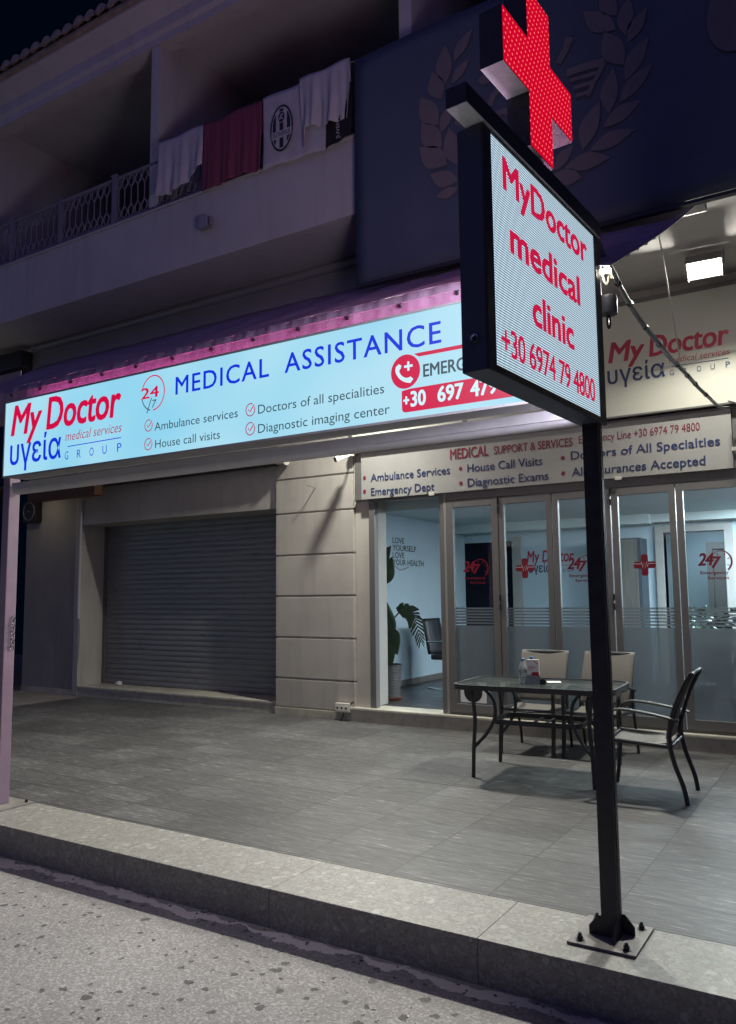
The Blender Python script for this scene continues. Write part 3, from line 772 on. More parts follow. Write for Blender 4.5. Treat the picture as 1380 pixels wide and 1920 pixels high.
text(m, PB, 'My Doctor', -4.93, -4.11, 2.07, .20, 0, off=.02, shear=.18); text(m, PB, 'υγεία', -4.90, -4.5, 1.90, .10, 1, off=.02, xh=True); stroke(m, PB, [(-4.45, 2.01), (-4.12, 2.01)], .008, 0)
text(m, PB, 'GROUP', -4.45, -4.12, 1.90, .05, 1, sp=1.6)
m.build('wall_logo', ['ink_red', 'ink_navy'], B)
for k, (xa, ya, wx) in enumerate(((-4.1, 9.55, .18), (-2.0, 9.55, .5), (-.55, 10.4, .4), (-.75, 11.9, .4))):
    m = MB(); m.box(xa-wx, xa+wx, ya-(.06 if ya < 10 else .3), ya+(.06 if ya < 10 else .3), 2.735, 2.751); m.build('ceiling_lamp', 'cool_lamp', B)
m = MB(); m.box(-2.6, -2.0, 14.1, 14.6, 2.735, 2.751); m.build('ceiling_lamp', 'dark_lamp', B)

# ================================================================== SIGNS
SY = 3.551
S = thing('illuminated_sign', 'long lit light-blue sign box reading MEDICAL ASSISTANCE between the posts at the kerb', 'illuminated sign', (-3.28, 3.65, 2.45))
m = MB(); m.box(-5.43, -1.13, SY+.012, 3.735, 2.452, 3.018); m.build('casing', 'sign_metal', S, bevel=.004)
m = MB()
m.box(-5.437, -1.123, SY-.004, SY+.02, 3.012, 3.024); m.box(-5.437, -1.123, SY-.004, SY+.02, 2.446, 2.459)
m.box(-5.437, -5.426, SY-.004, SY+.02, 2.459, 3.012); m.box(-1.134, -1.123, SY-.004, SY+.02, 2.459, 3.012)
m.build('frame', 'sign_metal', S)
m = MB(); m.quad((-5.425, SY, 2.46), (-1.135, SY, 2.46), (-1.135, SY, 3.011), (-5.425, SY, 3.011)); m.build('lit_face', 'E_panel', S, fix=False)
m = MB(); P = plane_y(SY, .002)
RED, BLU, WHT, DRK, MAR = range(5)
text(m, P, 'My', -5.350, -4.985, 2.752, .228, RED, off=.026, shear=.20, sp=.98)
text(m, P, 'Doctor', -4.935, -4.150, 2.752, .236, RED, off=.026, shear=.12, sp=.98)
text(m, P, 'medical services', -4.717, -4.140, 2.646, .066, MAR, off=-.006, shear=.22)
stroke(m, P, [(-4.69, 2.605), (-4.145, 2.607)], .006, BLU)
for ch, xa, xb in zip('GROUP', (-4.718, -4.588, -4.457, -4.325, -4.180), (-4.680, -4.547, -4.415, -4.283, -4.138)): text(m, P, ch, xa, xb, 2.514, .057, BLU, off=-.004)
text(m, P, 'υγεία', -5.350, -4.762, 2.534, .124, BLU, off=.012, xh=True)
text(m, P, 'MEDICAL', -3.647, -2.889, 2.824, .1145, BLU, off=.010, sp=1.12)
text(m, P, 'ASSISTANCE', -2.774, -1.767, 2.825, .1145, BLU, off=.010, sp=1.12)
text(m, P, 'Ambulance services', -3.831, -3.126, 2.614, .053, DRK)
text(m, P, 'House call visits', -3.822, -3.267, 2.500, .053, DRK)
text(m, P, 'Doctors of all specialities', -2.970, -2.109, 2.612, .053, DRK)
text(m, P, 'Diagnostic imaging center', -2.970, -2.076, 2.497, .053, DRK)
for cx, cz in ((-3.885, 2.656), (-3.884, 2.533), (-3.029, 2.645), (-3.029, 2.531)):
    stroke(m, P, arc(cx, cz, .034, .037, 60, 400-20, 24), .0062, MAR)
    stroke(m, P, [(cx-.016, cz+.004), (cx-.003, cz-.012), (cx+.030, cz+.028)], .0075, RED)
stroke(m, P, arc(-3.850, 2.867, .104, .114, 160, -88, 36), .008, RED)
stroke(m, P, arc(-3.850, 2.867, .104, .114, 196, 258, 14), .007, DRK)
text(m, P, '24', -3.960, -3.795, 2.836, .072, RED, off=.016)
stroke(m, P, [(-3.862, 2.835), (-3.903, 2.738)], .007, DRK); text(m, P, '7', -3.858, -3.815, 2.770, .050, DRK, shear=.15)
# emergency block
disc(m, P, -1.978, 2.707, .087, .091, RED, .001)
poly(m, P, [(-1.928, 2.794), (-1.14, 2.795), (-1.14, 2.774), (-1.897, 2.774)], RED)
hs = smooth_path([(-2.018, 2.738), (-2.026, 2.715), (-2.008, 2.682), (-1.978, 2.662), (-1.948, 2.658)], 6)
nk = len(hs); stroke(m, P, hs, [.020+.014*abs(2*k/(nk-1)-1)**2.2 for k in range(nk)], WHT, .002)
stroke(m, P, [(-2.026, 2.742), (-2.006, 2.730)], .026, WHT, .0025); stroke(m, P, [(-1.957, 2.668), (-1.940, 2.651)], .026, WHT, .0025)
stroke(m, P, [(-1.985, 2.733), (-1.934, 2.733)], .013, WHT, .002); stroke(m, P, [(-1.9595, 2.708), (-1.9595, 2.758)], .013, WHT, .0025)
text(m, P, 'EMERGENCY', -1.874, -1.42, 2.661, .067, DRK, off=.022)
bl = [(-2.002, 2.606), (-2.002, 2.515)]+[(-1.980-.022*math.cos(R(a)), 2.512-.022*math.sin(R(a))) for a in (0, 25, 50, 75, 90)]+[(-1.16, 2.490), (-1.16, 2.612), (-1.955, 2.612)]
poly(m, P, bl, RED, .0005)
text(m, P, '+', -1.993, -1.957, 2.522, .060, WHT, off=.05, d=.002); text(m, P, '30', -1.950, -1.860, 2.515, .081, WHT, off=.035, d=.002)
text(m, P, '697', -1.794, -1.648, 2.518, .081, WHT, off=.035, d=.002); text(m, P, '479', -1.612, -1.468, 2.518, .081, WHT, off=.035, d=.002); text(m, P, '4800', -1.43, -1.24, 2.518, .081, WHT, off=.035, d=.002)
m.build('lettering', ['E_red', 'E_blue', 'E_white', 'E_dark', 'E_maroon'], S)
m = MB(); m.box(-5.40, -1.16, 3.672, 3.700, 3.0185, 3.030); m.build('led_strip', 'pink_strip', S)

# posts that carry the sign
Pn = thing('sign_post', 'slim square pink-lit post carrying the left end of the lit sign box', 'post', (-5.67, 3.785, 0))
m = MB(); m.box(-5.71, -5.63, 3.74, 3.832, .012, 2.98); m.build('shaft', 'post_pink_spill', Pn, bevel=.006)
m = MB(); m.box(-5.86, -5.49, 3.62, 3.95, 0, .0118); m.build('base_plate', 'plate_steel', Pn, bevel=.002)
m = MB()
for bx, by in ((-5.82, 3.66), (-5.53, 3.66), (-5.53, 3.91), (-5.82, 3.91)): m.lathe([(.012, 0), (.012, .02)], (bx, by, .012), 6)
build_each(m, 'bolt', 'black_steel', Pn)
m = MB(); m.box(-5.60, -1.125, 3.741, 3.832, 2.392, 2.4445); m.tube([(-5.60, 3.79, 2.40), (-1.13, 3.79, 2.40)], .043, 12)
bar = m.build('awning_front_bar', 'white_steel', smooth=True); tag(bar, 'round pale bar running under the back edge of the lit sign box', 'bar')
ch = MB()
for k in range(9):
    c0 = Vector((-5.612, 3.80, 1.40-.028*k)); ax = Vector((1, 0, 0)) if k % 2 else Vector((.3, 1, 0)).normalized()
    ch.tube([c0+ax*.011*math.cos(R(40*q))+Vector((0, 0, .019*math.sin(R(40*q)))) for q in range(9)], .004, 5, closed=True)
ch = ch.build('hanging_chain', 'chrome', smooth=True); tag(ch, 'short metal chain hanging against the left sign post', 'chain')

# ------------------------------------------------------------ LED sign
TH = math.atan2(.07, 1.087); tv = Vector((math.sin(TH), math.cos(TH), 0)); nv = Vector((math.cos(TH), -math.sin(TH), 0)); p0 = Vector((-1.12, 2.67, 0))
def LT(u, wv, z): return p0+tv*u+nv*wv+Vector((0, 0, z))
def LP(u, v, d=0.0): return LT(u, .0165+d, v)
G = thing('led_cross_sign', 'LED clinic sign on a black post: red lit cross over a white dot-matrix box', 'led sign', (-1.083, 3.78, 0))
m = MB(); m.box(-1.121, -1.046, 3.74, 3.818, .014, 3.298); m.build('post', 'black_steel', G, bevel=.004)
m = MB(); m.box(-1.0475, -1.0425, 3.765, 3.793, .014, 2.36); m.build('post_seam', 'black_steel', G)
m = MB(); m.prism([(-1.240, 3.612, 0), (-.940, 3.612, 0), (-.940, 3.952, 0), (-1.240, 3.952, 0)], (0, 0, .013)); m.build('base_plate', 'plate_steel', G, bevel=.002)
m = MB()
m.prism([(-1.121, 3.743, .0135), (-1.178, 3.743, .0135), (-1.178, 3.743, .05), (-1.135, 3.743, .10), (-1.121, 3.743, .10)], (0, .008, 0))
m.prism([(-1.046, 3.808, .0135), (-.990, 3.808, .0135), (-.990, 3.808, .05), (-1.034, 3.808, .10), (-1.046, 3.808, .10)], (0, .008, 0))
m.prism([(-1.056, 3.74, .0135), (-1.056, 3.678, .0135), (-1.056, 3.678, .05), (-1.056, 3.728, .10), (-1.056, 3.74, .10)], (.008, 0, 0))
m.prism([(-1.12, 3.818, .0135), (-1.12, 3.878, .0135), (-1.12, 3.878, .05), (-1.12, 3.830, .10), (-1.12, 3.818, .10)], (.008, 0, 0))
build_each(m, 'gusset', 'black_steel', G, bevel=.0015)
m = MB()
for bx, by in ((-1.193, 3.655), (-.988, 3.652), (-.985, 3.908), (-1.19, 3.912)):
    m = MB(); m.lathe([(.021, 0), (.021, .003), (.0135, .003), (.0135, .017), (.0125, .019)], (bx, by, .0132), 6); m.lathe([(.008, .0), (.008, .013)], (bx, by, .032), 10)
    m.build('bolt', 'black_steel', G)
m = MB(); m.box(-.066, 1.168, -.092, .010, 2.355, 3.292, T=LT); m.build('display_box', 'glare_steel', G, bevel=.004)
m = MB()
for a, b, c, d in ((-.066, -.006, 2.355, 3.292), (1.096, 1.168, 2.355, 3.292), (-.006, 1.096, 2.355, 2.384), (-.006, 1.096, 3.284, 3.292)): m.box(a, b, .0105, .019, c, d, T=LT)
m.build('bezel', 'black_steel', G, bevel=.002)
def uv_face(ob, scale=1.0):
    me = ob.data; uvl = me.uv_layers.new(name='face'); o = world_loc(ob)
    for lp in me.loops:
        q = me.vertices[lp.vertex_index].co+o-p0
        uvl.data[lp.index].uv = (q.dot(tv)+1.0, q.z)
m = MB(); poly(m, LP, [(-.006, 2.384), (1.096, 2.384), (1.096, 3.284), (-.006, 3.284)], 0, -.004); uv_face(m.build('led_screen', 'led_white', G, fix=False))
m = MB()
text(m, LP, 'MyDoctor', .098, 1.000, 3.108, .132, 0, off=.034, d=-.003)
text(m, LP, 'medical', .148, .885, 2.868, .138, 0, off=.032, d=-.003)
text(m, LP, 'clinic', .340, .790, 2.633, .138, 0, off=.032, d=-.003)
text(m, LP, '+30 6974 79 4800', .050, 1.035, 2.442, .110, 0, off=.016, sp=.92, d=-.003)
uv_face(m.build('screen_text', 'led_red', G, fix=False))
m = MB(); poly(m, lambda u, v, d=0: LT(u, -.094, v), [(-.0, 2.388), (1.09, 2.388), (1.09, 3.283), (0, 3.283)]); m.build('rear_fill_face', 'led_rear_fill', G, fix=False)
m = MB(); m.tube([LT(-.07-.004, -.035+.014*math.cos(R(30*k)), 2.475+.014*math.sin(R(30*k))) for k in range(12)], .004, 6, closed=True); m.build('hanging_ring', 'chrome', G, smooth=True)
m = MB(); m.box(-.205, 1.175, -.060, .026, 3.302, 3.377, T=LT); m.build('carrier_beam', 'black_steel', G, bevel=.004)
m = MB(); m.box(-.203, 1.17, -.058, .025, 3.2985, 3.3015, T=LT); m.build('beam_lit_underside', 'lit_underside', G)  # thin added plate, painted pale as if lit from below
m = MB()
for uu in (.25, .85): m.box(uu-.03, uu+.03, -.05, .0, 3.2925, 3.3015, T=LT)
build_each(m, 'spacer', 'black_steel', G)
# cross
cu, cz, a, b = .592, 3.845, .125, .375
def cross_out(k=0.0):
    A, Bq = a-k, b-k
    return [(A, Bq), (-A, Bq), (-A, A), (-Bq, A), (-Bq, -A), (-A, -A), (-A, -Bq), (A, -Bq), (A, -A), (Bq, -A), (Bq, A), (A, A)]
m = MB(); m.prism([LT(cu+u, -.130, cz+v) for u, v in cross_out()], nv*.105); cbd = m.build('cross_body', ['black_steel', 'lit_underside'], G, bevel=.002)
for pl in cbd.data.polygons: pl.material_index = 1 if pl.normal.z < -.8 else 0  # downward faces coloured pale as if lit from below
m = MB(); m.prism([LT(cu+u, -.0248, cz+v) for u, v in cross_out(.004)], nv*.002); uv_face(m.build('cross_face', 'cross_red', G))
m = MB(); m.prism([LT(cu+u, -.1315, cz+v) for u, v in cross_out(.012)], nv*.001); m.build('cross_rear_fill_face', 'cross_rear_fill', G)
m = MB(); m.box(cu-.05, cu+.05, -.09, -.05, 3.377, 3.4695, T=LT); m.build('cross_foot', 'black_steel', G)

# ------------------------------------------------------------ wall signs
LBX = thing('wall_lightbox', 'cream lightbox above the clinic doors with a red My Doctor logo', 'sign', (-2.8, 8.45, 3.39))
YP = 8.40
m = MB(); m.box(-5.50, 1.2, YP+.012, 8.53, 3.385, 4.62); m.build('casing', 'grey_alu', LBX, bevel=.004)
m = MB(); m.box(-5.50, 1.2, YP-.012, YP+.011, 4.575, 4.625); m.box(-5.50, 1.2, YP-.012, YP+.011, 3.378, 3.398); m.box(-3.925, -3.865, YP-.012, YP+.011, 3.398, 4.575); m.box(-5.50, -5.47, YP-.012, YP+.011, 3.398, 4.575); m.build('frame', 'grey_alu', LBX, bevel=.003)
m = MB(); m.box(-5.47, -3.925, YP-.002, YP+.01, 3.398, 4.575); m.box(-3.865, 1.19, YP-.002, YP+.01, 3.398, 4.575); m.build('face', 'cream_panel', LBX)
k = YP/8.5; zk = lambda z: 1.55+(z-1.55)*k
m = MB(); P = plane_y(YP-.002)
text(m, P, 'My', -2.233*k, -1.845*k, zk(4.005), .222, 0, off=.026, shear=.20, sp=.98)
text(m, P, 'Doctor', -1.805*k, -1.025*k, zk(4.008), .222, 0, off=.026, shear=.12, sp=.98)
text(m, P, 'medical services', -1.612*k, -1.030*k, zk(3.905), .066, 0, off=-.004, shear=.22)
stroke(m, P, [(-1.582*k, zk(3.868)), (-1.046*k, zk(3.868))], .006, 1)
for c_, xa in zip('GROUP', (-1.608, -1.478, -1.345, -1.215, -1.075)): text(m, P, c_, xa*k, (xa+.040)*k, zk(3.776), .056, 1, off=-.004)
text(m, P, 'υγεία', -2.247*k, -1.655*k, zk(3.776), .122, 1, off=.012, xh=True)
m.build('lettering', ['ink_red', 'ink_navy'], LBX)

SB = thing('clinic_signboard', 'white signboard MEDICAL SUPPORT & SERVICES right above the glass doors', 'sign', (-3.2, 8.45, 2.76))
YP = 8.43; k = YP/8.5
m = MB(); m.box(-5.41*k, -1.055*k, YP, 8.53, zk(2.757), zk(3.352)); m.build('board', 'white_panel', SB, bevel=.003)
m = MB(); m.box(-5.52*k, -.97*k, YP+.01, 8.53, zk(3.353), zk(3.378)); m.box(-5.52*k, -5.413*k, YP+.02, 8.53, zk(2.757), zk(3.352)); m.box(-1.052*k, -.95*k, YP+.02, 8.53, zk(2.757), zk(3.352)); m.build('frame', 'grey_alu', SB, bevel=.003)
m = MB(); P = plane_y(YP)
T2 = lambda s, a, b, z, h, mi, **q: text(m, P, s, a*k, b*k, zk(z), h*k, mi, **q)
T2('MEDICAL', -4.146, -3.650, 3.146, .126, 0, off=.024); T2('SUPPORT & SERVICES', -3.582, -2.655, 3.153, .093, 0, off=.014)
T2('Emergency Line +30 6974 79 4800', -2.585, -1.348, 3.171, .083, 0)
T2('Ambulance Services', -5.265, -4.152, 2.978, .096, 1, off=.010); T2('Emergency Dept', -5.264, -4.364, 2.799, .096, 1, off=.010)
T2('House Call Visits', -3.924, -3.004, 2.975, .096, 1, off=.010); T2('Diagnostic Exams', -3.925, -2.939, 2.803, .096, 1, off=.010)
T2('Doctors of All Specialties', -2.679, -1.167, 3.000, .092, 1, off=.010); T2('All Insurances Accepted', -2.677, -1.311, 2.816, .092, 1, off=.010)
for cx, cz in ((-5.357, 3.035), (-5.359, 2.86), (-4.011, 3.027), (-4.012, 2.852), (-2.77, 3.029), (-2.771, 2.859)): disc(m, P, cx*k, zk(cz), .022, .024, 0)
m.build('lettering', ['ink_maroon', 'ink_navy'], SB)
m = MB()
for cx, cz in ((-4.40, 2.757), (-2.18, 2.757), (-1.03, 2.95)): m.box(cx*k-.035, cx*k+.035, YP-.012, YP-.001, zk(cz)-.022, zk(cz)+.014)
build_each(m, 'clip', 'plastic_white', SB, bevel=.003)

# ------------------------------------------------------------ dark banner with wreath
BN = thing('wreath_banner', 'large navy banner with a laurel wreath and winged staff across the balcony front', 'banner', (-1.5, 5.35, 4.13))
BY = 5.34; kb = BY/5.4
bx = lambda x_: x_*kb
bz = lambda z_: 1.55+(z_-1.55)*kb
m = MB()
def ban(u, v):
    x_ = bx(-3.465)+u*(1.6+3.43); z_ = bz(4.125)+v*(bz(6.13)-bz(4.125))
    return (x_, BY+.006*math.sin(x_*5)*math.sin(z_*2.3), z_+.02*v*min(1, u*6))
m.grid(ban, 40, 16); m.build('cloth', 'banner', BN, smooth=True, solid=.004)
m = MB(); m.box(bx(-3.475), 1.6, BY+.004, BY+.05, bz(4.10), bz(4.125)); m.tube([(bx(-3.46), BY+.03, bz(4.12)), (bx(-3.46), BY+.03, bz(6.12))], .014, 8); build_each(m, 'batten', 'black_steel', BN)
PBN = lambda u, v, d=0.0: Vector((bx(u), BY-.0115-d, bz(v)))
LEAVES = [(-2.524, 5.746, -2.354, 5.964, 0.34), (-2.598, 5.586, -2.598, 5.919, 0.4), (-2.544, 5.566, -2.389, 5.716, 0.36), (-2.64, 5.473, -2.714, 5.731, 0.5), (-2.672, 5.262, -2.823, 5.557, 0.46), (-2.646, 5.193, -2.543, 5.401, 0.42), (-2.646, 5.068, -2.823, 5.337, 0.48), (-2.506, 4.879, -2.579, 5.209, 0.42), (-2.601, 4.912, -2.844, 5.132, 0.5), (-2.509, 4.752, -2.753, 4.873, 0.46), (-2.514, 4.692, -2.705, 4.677, 0.42), (-1.262, 5.5, -1.489, 5.735, 0.4), (-1.253, 5.602, -1.359, 5.828, 0.42), (-1.203, 5.43, -1.164, 5.715, 0.36), (-1.185, 5.369, -1.047, 5.577, 0.4), (-1.22, 5.216, -1.346, 5.524, 0.42), (-1.215, 5.098, -1.044, 5.365, 0.36), (-1.337, 4.894, -1.293, 5.228, 0.34), (-1.261, 4.95, -1.023, 5.156, 0.34), (-1.532, 4.688, -1.397, 5.015, 0.36), (-1.385, 4.808, -1.112, 4.916, 0.36), (-1.482, 4.667, -1.162, 4.72, 0.34), (-1.668, 4.596, -1.338, 4.574, 0.36), (-1.546, 4.49, -1.759, 4.574, 0.5), (-1.744, 4.596, -1.594, 4.752, 0.4), (-1.394, 5.899, -1.491, 6.081, 0.4), (-1.186, 5.779, -1.325, 6.033, 0.4), (-1.112, 5.786, -1.043, 5.97, 0.4)]
m = MB()
for x0, z0_, x1_, z1_, wd in LEAVES:
    a_ = Vector((x0, z0_)); c_ = Vector((x1_, z1_)); t_ = c_-a_; ln = t_.length; t_ = t_/ln; nn = Vector((-t_.y, t_.x)); L1 = []; R1 = []
    for q in range(11):
        s_ = q/10; hw = wd*ln*math.sin(math.pi*s_**.92)**1.12*.54 if 0 < s_ < 1 else 0
        bend = .04*ln*math.sin(math.pi*s_)
        L1.append(a_+t_*ln*s_+nn*(hw+bend)); R1.append(a_+t_*ln*s_-nn*(hw-bend))
    pts = L1+R1[1:-1][::-1]
    poly(m, PBN, [(p.x, p.y) for p in pts], 0)
m.build('wreath', 'leafprint', BN)
m = MB()
for q, (pts, wd) in enumerate([([(-1.604, 5.53), (-1.639, 5.474), (-1.688, 5.41)], 0.05), ([(-1.626, 5.309), (-1.495, 5.308), (-1.355, 5.292)], 0.06), ([(-1.355, 5.292), (-1.396, 5.216), (-1.437, 5.164), (-1.478, 5.078)], 0.035), ([(-1.602, 5.245), (-1.498, 5.234), (-1.409, 5.228)], 0.03), ([(-1.584, 5.177), (-1.5, 5.171), (-1.43, 5.168)], 0.03), ([(-1.567, 5.11), (-1.503, 5.107), (-1.458, 5.107)], 0.03), ([(-2.3, 5.527), (-2.264, 5.485), (-2.22, 5.497)], 0.06), ([(-2.135, 5.379), (-2.195, 5.343), (-2.226, 5.267)], 0.05), ([(-2.185, 5.18), (-2.112, 5.184), (-2.056, 5.15)], 0.05), ([(-2.521, 5.237), (-2.468, 5.204), (-2.438, 5.165)], 0.04)]):
    stroke(m, PBN, smooth_path(pts, 6) if len(pts) > 2 else pts, wd, 0, .001+.0004*q)
disc(m, PBN, [-1.604, 5.543][0], [-1.604, 5.543][1], .035, .035, 0, .0065)
disc(m, PBN, [-0.525, 5.298, 0.15200000000000002, 0.24899999999999967][0], [-0.525, 5.298, 0.15200000000000002, 0.24899999999999967][1], [-0.525, 5.298, 0.15200000000000002, 0.24899999999999967][2], [-0.525, 5.298, 0.15200000000000002, 0.24899999999999967][3], 0)
m.build('emblem', 'leafprint', BN)

# ================================================================== AWNING
A = thing('awning', 'dusky purple fabric awning sloping up from the lit sign box to the balcony soffit', 'awning', (-4.5, 5.0, 3.0))
rnd = [random.uniform(0, 6.28) for _ in range(12)]
def wr(x_, s_):   # small folds in the cloth
    return .010*math.sin(x_*9+rnd[0]+3*s_)+.006*math.sin(x_*23+rnd[1]-5*s_)+.012*math.sin(x_*2.3+rnd[2]+7*s_)
def cloth(u, v):
    xl = -7.3-1.35*v; xr = -.965+.095*v
    x_ = xl+(xr-xl)*u; y_ = 3.785+v*2.33; z_ = 3.225+v*1.22-.03*math.sin(math.pi*v)-.095*(1-v)*max(0, (u-.90)/.10)**1.5
    return (x_, y_, z_+wr(x_, v)*(.35+.65*math.sin(math.pi*min(1, v*1.2)))*min(1, (1-u)*12))
m = MB(); m.grid(cloth, 120, 26); m.build('cloth', 'fabric', A, smooth=True, solid=.003)
m = MB()
def hem(u, v):
    x_ = -7.3+(7.3-1.06)*u
    return (x_, 3.783-.010*math.sin(math.pi*v)-.004*math.sin(x_*31+rnd[4])*v-.004*math.sin(x_*70+rnd[5])*v, 2.93+v*.297)
m.grid(hem, 260, 5); m.build('hem', 'fabric', A, smooth=True, solid=.003)
m = MB(); m.tube([(-7.3, 3.7745, 3.178), (-1.06, 3.7745, 3.178)], .0045, 6); m.build('hem_cord', 'fabric', A, smooth=True)
m = MB()
xx = -7.1
while xx < -1.1:
    m = MB(); m.box(xx-.007, xx+.007, 3.758, 3.774, 3.150, 3.164); m.tube([(xx-.013, 3.760, 3.158), (xx-.006, 3.756, 3.170), (xx+.006, 3.755, 3.163), (xx+.013, 3.757, 3.171)], .0035, 5); xx += .355
    m.build('hem_hook', 'plastic_black', A)
m = MB()
m.box(-8.8, -.862, 6.10, 6.30, 4.43, 4.75); m.tube([(-8.8, 6.11, 4.69), (-.862, 6.11, 4.69)], .05, 10)
m.build('cassette', 'sign_metal', A, bevel=.01, smooth=True)
m = MB()
xs_ = [-1.30+.062*k for k in range(6)]
for v_ in (.10, .18, .26, .34, .42):
    x_, y_, z_ = cloth(1.0, v_); m.lathe([(.013, -.003), (.013, .003)], (x_-.03, y_, z_-.012), 10)
build_each(m, 'eyelet', 'chrome', A)
# neighbouring awning at the far left
NA = thing('folded_awning', 'dark folded awning box with a scalloped valance at the far left', 'awning', (-9.5, 6.0, 4.1))
m = MB(); m.box(-12, -8.82, 5.95, 6.2, 4.44, 4.66); m.build('cassette', 'plastic_black', NA, bevel=.02)
m = MB()
pts = [(-12, 4.40)]
n = 60
for kk in range(n+1): pts.append((-12+kk*3.15/n, 4.16+.035*abs(math.sin(kk*math.pi/2.0*.5))))
pts.append((-8.85, 4.40))
m.prism([(a_, 5.98, b_) for a_, b_ in pts], (0, .006, 0)); m.build('valance', 'fabric', NA)

# crank fitting and cables near the LED post
CK = thing('crank_fitting', 'dark cylindrical awning crank fitting with a ring under it beside the LED post', 'crank fitting', (-1.055, 4.02, 2.95))
m = MB(); m.lathe([(.030, -.012), (.046, -.006), (.047, .07), (.043, .088), (.02, .094)], (-1.045, 4.02, 2.975), 20); m.build('body', 'black_steel', CK, smooth=True)
m = MB(); m.tube([(-1.045+.004*math.cos(R(30*q)), 4.02+.014*math.cos(R(30*q)), 2.930+.033*math.sin(R(30*q))) for q in range(12)], .006, 6, closed=True); m.build('ring', 'plastic_black', CK, smooth=True)
CB = thing('cable_bundle', 'long sagging bundle of tied grey cables from the LED post to the clinic wall', 'cable', (-1.07, 6.0, 3.18))
path = smooth_path([(-1.085, 3.83, 3.43), (-1.072, 3.96, 3.365), (-1.07, 4.07, 3.31), (-1.07, 4.25, 3.275), (-1.07, 4.41, 3.24), (-1.07, 4.83, 3.185), (-1.07, 5.42, 3.168), (-1.07, 6.04, 3.178), (-1.07, 7.26, 3.215), (-1.07, 7.91, 3.262), (-1.05, 8.33, 3.33)], 8)
m = MB(); kk = next(i for i, p in enumerate(path) if p.y > 4.30)
m.tube(path[:kk], .017, 10); m.build('conduit', 'cable_grey', CB, smooth=True)
for j, (mt, rad, offs, ph) in enumerate((('cable_grey', .007, .010, 0), ('cable_mid', .007, .010, 2.1), ('cable_grey', .006, .010, 4.2), ('cable_mid', .006, .003, 3))):
    m = MB(); m.tube([p+Vector((offs*math.cos(ph+p.y*2.1), 0, offs*math.sin(ph+p.y*2.1))) for p in path[kk-2:]], rad, 6); m.build('cable', mt, CB, smooth=True)
m = MB()
for yy in (4.36, 4.62, 5.0, 5.35, 5.9, 6.3, 6.7, 7.1):
    p = min(path, key=lambda q: abs(q.y-yy)); m.tube([p+Vector((0, -.014, 0)), p+Vector((0, .014, 0))], .019, 8)
build_each(m, 'cable_tie', 'plastic_black', CB)
m = MB()
for s_, dx in ((0, 0), (1, .02), (2, -.015)):
    m.tube(smooth_path([(-1.085, 3.90, 3.20-.02*s_), (-1.05+dx, 3.97, 3.225-.01*s_), (-1.045+dx, 4.05, 3.20-.03*s_), (-1.055, 4.12, 3.23), (-1.07, 4.2, 3.27)], 6), .006, 6)
build_each(m, 'loose_wire', 'cable_white', CB, smooth=True)
cd = MB(); cd.tube([(-.985, 5.08, 3.80), (-1.05, 5.95, 3.20)], .006, 6)
cd = cd.build('support_cord', 'cable_white', smooth=True); tag(cd, 'thin pale cord holding the cable bundle up to the awning edge', 'cord')
wc = MB(); wc.tube(smooth_path([(-1.05, 8.30, 3.40), (-.9, 8.33, 3.36), (-.6, 8.33, 3.40), (-.1, 8.33, 3.37), (.5, 8.33, 3.40)], 8), .008, 6); wc.tube(smooth_path([(-1.05, 8.31, 3.385), (-.9, 8.34, 3.345), (-.6, 8.34, 3.375), (-.1, 8.34, 3.35), (.5, 8.34, 3.38)], 8), .007, 6)
wc = wc.build('wall_cable', 'cable_white', smooth=True); tag(wc, 'pale cables running right along the bottom of the cream lightbox', 'cable')

# ------------------------------------------------------------ flood lights on the soffit
def flood(loc, rz, lens, label, sx=.15, sz=.125, tilt=38, bracket=True):
    t = thing('flood_light', label, 'floodlight', loc, 'floodlights lighting the terrace')
    Rm = Matrix.Rotation(R(rz), 4, 'Z') @ Matrix.Rotation(R(tilt), 4, 'X'); Lc = Vector(loc)
    T = lambda x_, y_, z_: Lc+Rm @ Vector((x_, y_, z_))
    # local: light leaves along -z
    e_ = .02 if bracket else .006; m = MB(); m.box(-sx-e_, sx+e_, -sz-e_, sz+e_, -.02, .035 if bracket else 0, T=T); m.box(-sx-.02, sx+.02, -sz-.02, -sz-.008, -.17, -.0205, T=T); m.box(-sx-.02, -sx-.008, -sz-.0075, sz+.02, -.06, -.0205, T=T); m.box(sx+.008, sx+.02, -sz-.0075, sz+.02, -.06, -.0205, T=T); m.build('housing', 'sign_metal', t, bevel=.004)  # top hood and side cheeks added to keep lamp light off the soffit
    m = MB(); m.quad(T(-sx, -sz, -.0215), T(-sx, sz, -.0215), T(sx, sz, -.0215), T(sx, -sz, -.0215)); m.build('lens', lens, t, fix=False)
    m = MB()
    for s_ in (-1, 1): m.tube([T(s_*(sx+.025), 0, 0), T(s_*(sx+.025), .02, .09), Vector((T(s_*(sx+.025), 0, 0).x, loc[1]+.02, 4.752))], .008, 6)
    if bracket: build_each(m, 'bracket', 'sign_metal', t)
    return t
flood((-1.125, 7.86, 4.61), 4, 'flood_lens', 'bright white floodlight under the soffit above the cream lightbox', .14, .09, -52)
flood((-4.95, 7.90, 4.61), -6, 'flood_lens_left', 'floodlight hidden above the lit sign box, near the rendered pier', .14, .09, -52)
SL = thing('bare_lamp', 'small glaring bare lamp tucked behind the top of the LED post', 'lamp', (-1.035, 3.94, 3.17))
m = MB(); m.tube([(-1.065, 3.935, 3.172), (-1.005, 3.945, 3.168)], .012, 10); m.build('bulb', 'flood_lens_small', SL, smooth=True)
m = MB(); m.box(-1.10, -1.068, 3.915, 3.955, 3.15, 3.192); m.build('socket', 'plastic_white', SL, bevel=.004)
